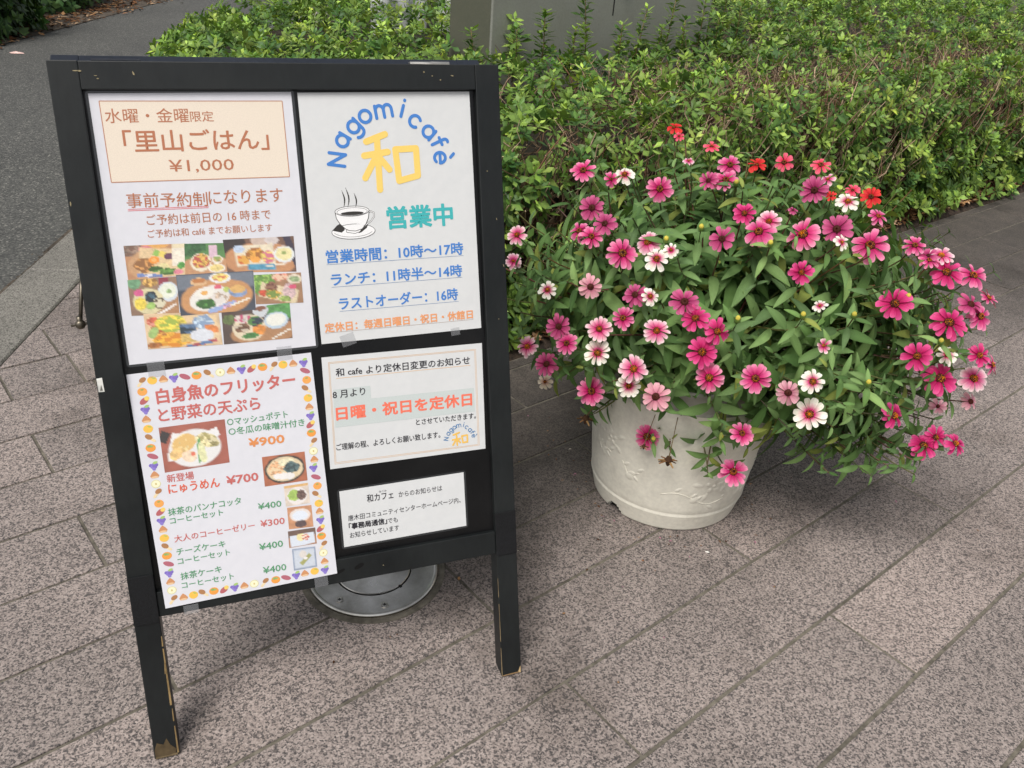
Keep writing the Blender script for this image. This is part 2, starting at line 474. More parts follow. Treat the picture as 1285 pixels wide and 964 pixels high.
def slab(poly, parent, name, mtl, org, ztop=0.0, th=0.03, cham=0.0012, rnd=0.0006):
    area = sum(poly[i - 1][0] * poly[i][1] - poly[i][0] * poly[i - 1][1] for i in range(len(poly))) / 2
    if area < 0: poly = poly[::-1]; area = -area
    if area < 0.0008 or len(poly) < 3: return None
    top = inset(poly, cham)
    cx = sum(p[0] for p in poly) / len(poly); cy = sum(p[1] for p in poly) / len(poly)
    dz = RNG.normal(0, rnd)
    tx, ty = RNG.normal(0, 0.0006, 2)
    n = len(poly)
    v = [(x - cx, y - cy, -th) for x, y in poly] + [(x - cx, y - cy, ztop + dz - cham) for x, y in poly] + \
        [(x - cx, y - cy, ztop + dz + tx * (x - cx) + ty * (y - cy)) for x, y in top]
    f = [(i, (i + 1) % n, n + (i + 1) % n, n + i) for i in range(n)] + [(n + i, n + (i + 1) % n, 2 * n + (i + 1) % n, 2 * n + i) for i in range(n)] + [tuple(2 * n + i for i in range(n))]
    me = bpy.data.meshes.new(name); me.from_pydata(v, [], f); me.update()
    o = link(name, me, parent, mtl)
    o.location = (cx - org.x, cy - org.y, 0)
    return o
GAP = 0.0028
for row in range(-13, 13):                # course between joint line row and row + 1 (line k lies at v = -k * pitch)
    v1, v0 = -row * PITCH, -(row + 1) * PITCH
    start = 0.200 if row % 2 == 0 else 0.6525
    cuts = [start + SLEN * k for k in range(-6, 10)]
    if row in (-9, -8): cuts.append(0.335 if row == -9 else 0.347)
    if row == -7: cuts.append(0.362)
    cuts.sort()
    for c0, c1 in zip(cuts[:-1], cuts[1:]):
        q = [tw(c0 + GAP, v0 + GAP), tw(c1 - GAP, v0 + GAP), tw(c1 - GAP, v1 - GAP), tw(c0 + GAP, v1 - GAP)]
        poly = [(p.x, p.y) for p in q]
        # right of the kerb line:  x + .112 y >= -1.157 + .112*1.628
        poly = clip(poly, -1, -0.112, 0.9747 - 0.003)
        if len(poly) < 3: continue
        pieces = []
        if v1 <= 0.66: pieces = [poly]
        else:
            a = N; lim = OFF + 0.655
            front = clip(poly, a.x, a.y, lim)                      # in front of the bed
            back = clip(poly, -a.x, -a.y, -lim)
            back = clip(back, D.x + N.x * 0.0, D.y, 0.80) if len(back) > 2 else []
            if len(front) > 2 and len(back) > 2: pieces = [poly] if all(p[0] * D.x + p[1] * D.y < 0.8 for p in poly) else [front, back]
            else: pieces = [front if len(front) > 2 else back]
        for pc in pieces:
            if len(pc) > 2:
                cxy = Vector((pc[0][0], pc[0][1]))
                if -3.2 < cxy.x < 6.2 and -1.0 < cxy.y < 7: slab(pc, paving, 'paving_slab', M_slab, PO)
kerb = tag(empty('kerb', (kerb_x(2), 2, 0)), kind='structure')
KO = Vector((kerb_x(2), 2, 0))
y = 2.158 - 0.6 * 6
while y < 9:
    y1 = y + 0.6
    q = [(kerb_x(y, 0.163), y), (kerb_x(y, 0.002), y + 0.018), (kerb_x(y1 - 0.004, 0.002), y1 + 0.014), (kerb_x(y1 - 0.004, 0.163), y1 - 0.004)]
    slab(q, kerb, 'kerb_stone', M_kerb, KO, 0.003, 0.10, 0.004)
    y = y1

# planting bed soil under the hedge
bedp = [tw(0.80, 0.665), tw(9.5, 0.665), tw(9.5, 6.5), tw(2.8, 6.5), tw(1.2, 3.3)]
nu, nv = 60, 40
V, F = [], []
for j in range(nv + 1):
    for i in range(nu + 1):
        u = 0.80 + (9.5 - 0.80) * i / nu; v = 0.665 + 5.8 * (j / nv) ** 1.5
        p = tw(u, v); p.x = max(p.x, kerb_x(p.y) + 0.0)
        V.append((p.x, p.y, (-0.006 if j == 0 else 0.012 + 0.015 * mnoise.noise(Vector((u * 7, v * 7, 0)))) ))
for j in range(nv):
    for i in range(nu):
        a = j * (nu + 1) + i; F.append((a, a + 1, a + nu + 2, a + nu + 1))
tag(npmesh('planting_bed', np.array(V), np.array(F), None, M_soil), kind='structure')
# verge on the far side of the asphalt path
b = MB(); b.poly([(-4.1, 40, -0.008), (-14, 40, -0.008), (-14, -1, -0.008), (-3.1, -1, -0.008), (-3.35, 4.6, -0.008)])
tag(b.build('verge', M_verge, colors=False), kind='structure')  # soil beyond the asphalt

# litter: bark chips and dry leaves, nobody could count them
def litter(name, pts, label, cols, size=(0.006, 0.02)):
    V, F, C = [], [], []
    for (x, y, z) in pts:
        L = RNG.uniform(*size); w = L * RNG.uniform(0.3, 0.7); a = RNG.uniform(0, 6.28); t = RNG.normal(0, 0.35)
        ca, sa = math.cos(a), math.sin(a); b0 = len(V)
        for px, py, pz in ((-L, 0, 0), (0, -w, L * 0.25), (L, 0, t * L), (0, w, L * 0.35)):
            V.append((x + px * ca - py * sa, y + px * sa + py * ca, z + 0.002 + abs(pz)))
        F.append((b0, b0 + 1, b0 + 2, b0 + 3)); c = cols[RNG.integers(len(cols))]; k = RNG.uniform(0.6, 1.2)
        C += [(c[0] * k, c[1] * k, c[2] * k)] * 4
    return tag(npmesh(name, np.array(V), np.array(F), np.array(C), M_litter, smooth=False), label, 'leaf litter', kind='stuff')
browns = [srgb('6b4a30'), srgb('8a6040'), srgb('4a3020'), srgb('a07a55'), srgb('5a3a22'), srgb('c0a080')]
pts = []
for i in range(9000):
    u = RNG.uniform(0.8, 7.5); v = 0.675 + RNG.exponential(0.14)
    if v > 1.4: continue
    p = tw(u, v, 0.014 + 0.01 * RNG.random()); pts.append(p)
litter('bark_litter', pts, 'brown bark chips and dry leaves on the soil under the clipped hedge', browns)
pts = []
for i in range(2600):
    y = RNG.uniform(3.5, 12); x = -3.35 - 0.021 * (y - 4.6) + RNG.normal(-0.20, 0.12)
    pts.append((x, y, -0.008))
litter('fallen_leaves', pts, 'dry brown leaf litter along the far edge of the asphalt path', browns, (0.008, 0.03))
pts = []
for i in range(420):
    y = RNG.uniform(0.5, 6); x = kerb_x(y, 0.17) + RNG.normal(-0.01, 0.012); pts.append((x, y, -0.010))
litter('kerb_grit', pts, 'dark grit and crumbs along the joint between kerb and asphalt', [srgb('3a3530'), srgb('5a5045'), srgb('2a2520')], (0.002, 0.006))
pts = []
for i in range(260):
    r_ = RNG.random()
    if r_ < .45:
        a = RNG.uniform(0, 6.28); q = 0.15 + RNG.exponential(.05); pts.append((0.3165 + q * math.cos(a), 1.365 + q * math.sin(a), 0.0005))
    else:
        p = tw(RNG.uniform(.3, 2.6), .60 - RNG.exponential(.28)); pts.append((p.x, p.y, 0.0005))
litter('crumbs', pts, 'scattered crumbs of soil, dry leaf and petal on the paving round the pot', browns[:5] + [srgb('b08090'), srgb('c8c0b0')], (0.0012, 0.0042))
# one pale pink scrap lying on the asphalt, and small white specks of paper
def scrap(loc, s, col, label, cat='scrap', name='paper_scrap', gr=None):
    b = MB(); n = 7
    pp = [(s * RNG.uniform(0.7, 1.1) * math.cos(i * 6.283 / n), 0.55 * s * RNG.uniform(0.7, 1.1) * math.sin(i * 6.283 / n), 0.1 * s * RNG.random()) for i in range(n)]
    c = (0, 0, 0.25 * s)
    for i in range(n): b.poly([pp[i], pp[(i + 1) % n], c], srgb(col))
    o = b.build(name, M_litter); o.location = loc
    return tag(o, label, cat, gr)
scrap((-3.15, 5.30, -0.011), 0.05, 'd8b8b0', 'pale pink scrap lying on the asphalt near the dark shrub', 'leaf', 'fallen_leaf')
scrap((0.372, 1.172, 0.001), 0.004, 'f0eee8', 'tiny white paper speck on the paving in front of the ivory pot')

# ------------------------------------------------------------------ round steel cover let into the paving
ring = tag(empty('ground_light', (-0.2073, 1.0582, 0)), 'round stainless steel in-ground light fitting behind the legs of the black sign', 'ground light')
def disc_lathe(name, prof, mtl, parent, k=72, close=False):
    b = MB(); b.lathe(prof, k, close=close)
    return b.build(name, mtl, parent, smooth=False, colors=False)
R = 0.1072
o = disc_lathe('mortar_ring', [(R + 0.012, -0.004), (R + 0.012, 0.0012), (R + 0.006, 0.0022), (R + 0.0005, 0.0015), (R + 0.0005, -0.004)], M_grout, ring)
o = disc_lathe('flange', [(R, 0.0), (R, 0.0045), (R - 0.0015, 0.0065), (R - 0.004, 0.0065), (R - 0.006, 0.0052), (0.0640, 0.0060), (0.0632, 0.0052), (0.0632, -0.002)], M_steel, ring)
disc_lathe('gap', [(0.0633, 0.0012), (0.0, 0.0012)], M_dark, ring)
disc_lathe('inner_cover', [(0.0612, 0.0015), (0.0612, 0.0062), (0.0600, 0.0072), (0.0, 0.0076)], M_steel, ring)
for a in (200, 243, 292, 20, 110, 155):
    a = math.radians(a)
    s = empty('screw', (0.087 * math.cos(a), 0.087 * math.sin(a), 0.0060), parent=ring)
    b = MB(); b.lathe([(0.0062, -0.001), (0.0062, 0.0004), (0.0052, 0.0007), (0.0048, 0.0002), (0.0044, 0.0009), (0.0, 0.0013)], 20)
    hd = b.build('screw_head', M_steel, s, colors=False)
    b = MB(); b.box(-0.0028, 0.0028, -0.0006, 0.0006, 0.0008, 0.0016); b.box(-0.0006, 0.0006, -0.0028, 0.0028, 0.0008, 0.00165)
    b.build('cross_slot', M_dark, s, colors=False)
for o in list(ring.children):
    if o.name.startswith('screw'): pass
b = MB(); b.box(-0.004, 0.004, -0.002, 0.002, 0.0, 0.0055)
o = b.build('latch', M_dark, ring, colors=False); o.location = (0.050, -0.036, 0.0015); o.rotation_euler = (0, 0, -0.6)

# ------------------------------------------------------------------ the A-board
BX, BY, BYAW, LEAN = -0.40817, 0.68303, 0.38303, 0.30204
SL, CL = math.sin(LEAN), math.cos(LEAN)
board = tag(empty('a_board_sign', (BX, BY, 0), BYAW), 'black wooden a-frame sign board covered with cafe notices on splayed legs', 'sign board')
def bm_(p):                               # (x along, s up the face, t back) -> board local
    x, s, t = p
    return (x, s * SL + t * CL, s * CL - t * SL)
TT = math.tan(LEAN)
def stile(x0, x1, name, mtl):
    """one leg and side of the front frame, feet cut level with the ground"""
    b = MB()
    ss = [0.003, 0.03, 0.20, 0.23, 0.55, 0.8475]
    f = []
    for i, s in enumerate(ss):
        j = 0.0004 if 0 < i < 5 else 0
        for (x, t) in ((x0 + j, 0), (x1, 0), (x1, 0.026), (x0, 0.026)):
            sb = s if i else 0.003 + t * TT
            f.append(bm_((x, sb, t)))
    fc = [(3, 2, 1, 0)] + [(4 * i + a, 4 * i + (a + 1) % 4, 4 * i + 4 + (a + 1) % 4, 4 * i + 4 + a) for i in range(5) for a in range(4)] + [(20, 21, 22, 23)]
    b.mesh(f, fc)
    return b.build(name, mtl, board, colors=False, bevel=0.0012)
st1 = stile(-0.0112, 0.0188, 'stile', M_frame)
st2 = stile(0.4598, 0.4905, 'stile', M_frame)
def bbox(name, x0, x1, s0, s1, t0, t1, mtl, parent=board, bevel=0.001):
    b = MB(); b.box(x0, x1, s0, s1, t0, t1, fn=bm_)
    # box axes: x, s, t (bm_ mirrors handedness, faces are flipped back here)
    b.f = [tuple(reversed(f)) for f in b.f]
    return b.build(name, mtl, parent, colors=False, bevel=bevel)
bbox('top_rail', 0.0188, 0.4598, 0.8178, 0.8471, 0.0006, 0.0256, M_frame)
bbox('bottom_rail', 0.0188, 0.4598, 0.1975, 0.2308, 0.0008, 0.0256, M_frame)
bbox('blackboard_panel', 0.0170, 0.4615, 0.2290, 0.8195, 0.0078, 0.0140, M_panel, bevel=0)
for x0, x1, s in ((-0.0108, 0.0184, 0.192), (0.4602, 0.4902, 0.1945)):
    bbox('hook_and_loop_patch', x0, x1, s, s + 0.064, -0.0022, 0.0, M_velcro, bevel=0.0008)
for x in (0.0045, 0.475):
    b = MB(); b.lathe([(0.008, 0.0), (0.009, 0.003), (0.008, 0.006)], 16, close=True)
    o = b.build('rubber_foot', M_white, board, colors=False); o.location = (x, 0.013, -0.0005)
# bare wood showing where the paint has gone: left foot and leg edges
b = MB()
def chip(xs, t=-0.0004, col='8d7a58', side=None):
    q = [bm_((x, s, t)) if side is None else bm_((side, s, x)) for x, s in xs]
    b.poly(q[::-1], srgb(col))
chip([(-0.0095, 0.005), (0.0135, 0.004), (0.0160, 0.012), (0.0095, 0.020), (0.0060, 0.030), (0.0015, 0.022), (-0.0060, 0.026), (-0.0098, 0.016)], col='574a36')
chip([(-0.0100, 0.0035), (0.0170, 0.0035), (0.0165, 0.0065), (0.004, 0.0055), (-0.0096, 0.0065)], -0.0006, '6e6048')
for s0, s1, w in ((0.006, 0.045, 0.0016), (0.052, 0.070, 0.0010), (0.075, 0.155, 0.0018), (0.158, 0.172, 0.001), (0.12, 0.135, 0.0026)):
    chip([(0.0178 - w, s0), (0.0184, s0), (0.0184, s1), (0.0180 - w * 0.6, s1)], -0.0005, '8a7450')
for s0, s1, w in ((0.003, 0.05, 0.0010), (0.06, 0.12, 0.0008), (0.13, 0.16, 0.0006)):
    chip([(0.4602, s0), (0.4602 + w, s0), (0.4602 + w * 0.7, s1), (0.4602, s1)], -0.0005, '8c7a5c')
chip([(0.4850, 0.0035), (0.4895, 0.0035), (0.4897, 0.014), (0.4880, 0.012)], -0.0005, 'b39a72')
chip([(0.462, 0.0035), (0.488, 0.0035), (0.486, 0.0055), (0.462, 0.005)], -0.0005, '8a7050')
# nicks at the top left corner
for (cx, cs, w, h, a) in ((0.0155, 0.8368, 0.004, 0.0006, 0.1), (0.0195, 0.8366, 0.002, 0.001, 0.5), (0.0345, 0.832, 0.0020, 0.0005, 0.3), (0.0362, 0.829, 0.0014, 0.0007, 0.2), (0.0720, 0.8345, 0.001, 0.003, 0.2),
                          (0.395, 0.838, 0.0012, 0.0012, 0), (0.415, 0.829, 0.0011, 0.0011, 0), (0.43, 0.834, 0.0022, 0.0008, 0.8), (0.405, 0.8335, 0.001, 0.0009, 0), (0.47, 0.72, 0.0009, 0.0008, 0), (0.480, 0.66, 0.0006, 0.0016, 0.2),
                          (0.4775, 0.53, 0.0008, 0.001, 0), (0.487, 0.60, 0.0006, 0.0022, 0.3), (-0.0085, 0.70, 0.0009, 0.003, 0), (0.22, 0.219, 0.0012, 0.0007, 0), (0.30, 0.212, 0.0009, 0.0009, 0)):
    pp = [(cx + w * math.cos(t) * RNG.uniform(0.6, 1.1) - a * h * math.sin(t), cs + h * math.sin(t) * RNG.uniform(0.6, 1.1)) for t in np.linspace(0, 5.6, 7)]
    chip(pp, -0.00035, '8f8468')
tag(b.build('worn_paint', M_litter, board), kind='stuff')
# smears on the lower rail
b = MB()
for (cx, cs, w, h) in ((0.268, 0.2165, 0.0075, 0.0030), (0.243, 0.2140, 0.007, 0.0026)):
    q = [bm_((cx + w * math.cos(t) * 0.9, cs + h * math.sin(t) * RNG.uniform(0.7, 1.3) + 0.30 * w * math.cos(t), 0.0004)) for t in np.linspace(0, 5.9, 10)]
    b.poly(q[::-1], (0.003, 0.003, 0.003))
b.build('smear', M_print, board)
# small white sticker on the left leg
b = MB(); b.poly([bm_(q) for q in ((-0.0098, 0.4885, -0.0005), (-0.0035, 0.4885, -0.0005), (-0.0040, 0.5050, -0.0005), (-0.0100, 0.5045, -0.0005))], srgb('d8d8d2'))
b.poly([bm_(q) for q in ((-0.0080, 0.490, -0.0007), (-0.0050, 0.490, -0.0007), (-0.0060, 0.497, -0.0007))], srgb('777770'))
b.build('sticker', M_litter, board)
# hinged back frame (leans the other way, hidden behind the front one)
hy, hz = 0.8475 * SL + 0.026 * CL, 0.8475 * CL - 0.026 * SL
back = empty('back_frame', (0, hy + 0.004, hz - 0.0035), parent=board)
ang = math.atan2(0.56 - hy, hz)
def bk(p):
    x, s, t = p
    return (x, s * math.sin(ang) + t * math.cos(ang), -s * math.cos(ang) + t * math.sin(ang))
def kbox(name, x0, x1, s0, s1, t0, t1, mtl, bevel=0.001):
    b = MB(); b.box(x0, x1, s0, s1, t0, t1, fn=bk)
    return b.build(name, mtl, back, colors=False, bevel=bevel)
LB = hz / math.cos(ang)
kbox('stile', -0.0120, 0.016, 0.0, LB - 0.008, 0, 0.024, M_frame2)
kbox('stile', 0.4500, 0.4800, 0.0, LB - 0.008, 0, 0.024, M_frame2)
kbox('top_rail', 0.016, 0.4500, 0.0, 0.035, 0.0008, 0.0232, M_frame2)
kbox('bottom_rail', 0.016, 0.4500, 0.40, 0.432, 0.0008, 0.0232, M_frame2)
kbox('blackboard_panel', 0.015, 0.4515, 0.034, 0.402, 0.009, 0.014, M_panel, 0)
# hinges on top
for x in (0.03, 0.385):
    b = MB(); b.box(x, x + 0.050, hy - 0.004, hy + 0.0105, hz - 0.0015, hz + 0.0030)
    b.tube([(x, hy + 0.003, hz + 0.0034), (x + 0.050, hy + 0.003, hz + 0.0034)], 0.0022, 8)
    b.build('hinge', M_steel if x > 0.1 else M_frame2, board, colors=False)
M_bronze = mat('tarnished_metal', (0.16, 0.14, 0.11), 0.4, 0.9)[0]
# stay rod with its wing knob, outside the left stile
s_ = Vector(bm_((-0.014, 0.630, 0.060))); e_ = Vector(bm_((-0.0235, 0.562, 0.045)))
b = MB()
b.tube([s_, e_], 0.0022, 10); b.lathe([(0, 0)], 3) if False else None
o = b.build('stay_rod', M_bronze, board, smooth=True, colors=False)
b = MB(); b.tube([e_ + Vector((-0.010, 0, -0.001)), e_ + Vector((0.014, 0, 0.001))], 0.0016, 8)
kd = Vector((0.1, -1, 0.2)).normalized()
b.tube([e_ - kd * 0.004, e_ - kd * 0.002, e_ + kd * 0.003, e_ + kd * 0.005], [0.003, 0.0055, 0.0055, 0.003], 12)
b.tube([e_ + Vector((0, 0, -0.004)), e_ + Vector((0, 0, 0.010))], [0.0035, 0.0030], 10)
b.build('wing_knob', M_bronze, board, smooth=True, colors=False)

# ------------------------------------------------------------------ the notices: sizes and places of their print, in metres on each sheet
TEXTS=[
(1, '水曜・金曜', 0.01331, -0.03092, 0.09897, -0.03167, 0.01527, 'brown', 1),
(1, '限定', 0.10041, -0.0311, 0.12518, -0.03113, 0.01139, 'brown', 1),
(1, '「里山ごはん」', 0.02815, -0.06224, 0.18253, -0.0634, 0.02338, 'brown', 2),
(1, '¥1,000', 0.07144, -0.08637, 0.14094, -0.08687, 0.01471, 'brown', 1),
(1, '事前予約制', 0.02219, -0.12188, 0.1076, -0.12409, 0.01597, 'brown', 1),
(1, 'になります', 0.10921, -0.1225, 0.19218, -0.12291, 0.01538, 'brown', 1),
(1, 'ご予約は前日の 16 時まで', 0.04009, -0.14216, 0.1758, -0.14257, 0.01174, 'brown', 1),
(1, 'ご予約は和 café までお願いします', 0.03938, -0.15624, 0.17601, -0.15669, 0.00908, 'brown', 1),
(3, '白身魚のフリッター', 0.02844, -0.03927, 0.18801, -0.03983, 0.01798, 'rose', 4),
(3, 'と野菜の天ぷら', 0.02709, -0.06121, 0.14323, -0.06285, 0.01678, 'rose', 3),
(3, '○マッシュポテト', 0.10246, -0.07747, 0.17428, -0.07781, 0.00943, 'green', 2),
(3, '○冬瓜の味噌汁付き', 0.10258, -0.08982, 0.19324, -0.09138, 0.00951, 'green', 2),
(3, '¥900', 0.12412, -0.10811, 0.16624, -0.10893, 0.01062, 'orange', 3),
(3, '新登場', 0.02514, -0.13666, 0.05557, -0.13722, 0.00998, 'rose', 2),
(3, 'にゅうめん', 0.02495, -0.15113, 0.08343, -0.15263, 0.01218, 'red', 3),
(3, '¥700', 0.09207, -0.15137, 0.12935, -0.15219, 0.01068, 'rose', 3),
(3, '抹茶のパンナコッタ', 0.0205, -0.17845, 0.10531, -0.17906, 0.00945, 'green', 2),
(3, 'コーヒーセット', 0.02102, -0.18925, 0.08247, -0.1895, 0.00799, 'green', 2),
(3, '大人のコーヒーゼリー', 0.02269, -0.21331, 0.11739, -0.21404, 0.00896, 'rose', 2),
(3, 'チーズケーキ', 0.02277, -0.23008, 0.07974, -0.23071, 0.00896, 'green', 2),
(3, 'コーヒーセット', 0.02232, -0.24267, 0.0837, -0.24267, 0.00815, 'green', 2),
(3, '抹茶ケーキ', 0.02288, -0.26307, 0.07104, -0.26338, 0.00949, 'green', 2),
(3, 'コーヒーセット', 0.02257, -0.27476, 0.084, -0.27528, 0.00825, 'green', 2),
(3, '¥400', 0.12441, -0.19041, 0.15269, -0.19119, 0.00821, 'green', 2),
(3, '¥300', 0.1245, -0.21369, 0.15394, -0.21467, 0.00872, 'rose', 2),
(3, '¥400', 0.11924, -0.24418, 0.14825, -0.24465, 0.0088, 'green', 2),
(3, '¥400', 0.11989, -0.27628, 0.14847, -0.27712, 0.0089, 'green', 2),
(2, '営業中', 0.09441, -0.16139, 0.1781, -0.16109, 0.02638, 'teal', 4),
(2, '営業時間：10時～17時', 0.0154, -0.1983, 0.18962, -0.19917, 0.01551, 'blue', 3),
(2, 'ランチ：11時半～14時', 0.01888, -0.22633, 0.18647, -0.22701, 0.01517, 'blue', 3),
(2, 'ラストオーダー：16時', 0.02594, -0.2567, 0.1791, -0.2572, 0.01536, 'blue', 3),
(2, '定休日：毎週日曜日・祝日・休館日', 0.00596, -0.28309, 0.19788, -0.28335, 0.01133, 'apricot', 4),
(4, '和 cafe より定休日変更のお知らせ', 0.01626, -0.02607, 0.19291, -0.02661, 0.01057, 'ink', 2),
(4, '8 月より', 0.01045, -0.05447, 0.05172, -0.05375, 0.01008, 'ink', 2),
(4, '日曜・祝日を定休日', 0.01305, -0.08297, 0.19343, -0.08355, 0.0172, 'coral', 4),
(4, 'とさせていただきます。', 0.11559, -0.10189, 0.1984, -0.10244, 0.0078, 'ink', 2),
(4, 'ご理解の程、よろしくお願い致します。', 0.00974, -0.12308, 0.1477, -0.12324, 0.00889, 'ink', 2),
(5, 'なごみ', 0.05145, -0.00994, 0.0616, -0.00981, 0.00269, 'ink', 1),
(5, '和カフェ', 0.03493, -0.02122, 0.07014, -0.02103, 0.01077, 'ink', 2),
(5, 'からのお知らせは', 0.07735, -0.0211, 0.13729, -0.02138, 0.00821, 'ink', 1),
(5, '唐木田コミュニティセンターホームページ内、', 0.00831, -0.04289, 0.16241, -0.04293, 0.00822, 'ink', 1),
(5, '「事務局通信」', 0.00839, -0.05475, 0.05894, -0.05542, 0.0086, 'ink', 4),
(5, 'でも', 0.06003, -0.05538, 0.07363, -0.05551, 0.00731, 'ink', 1),
(5, 'お知らせしています', 0.00844, -0.06712, 0.07454, -0.06778, 0.0082, 'ink', 1),
]
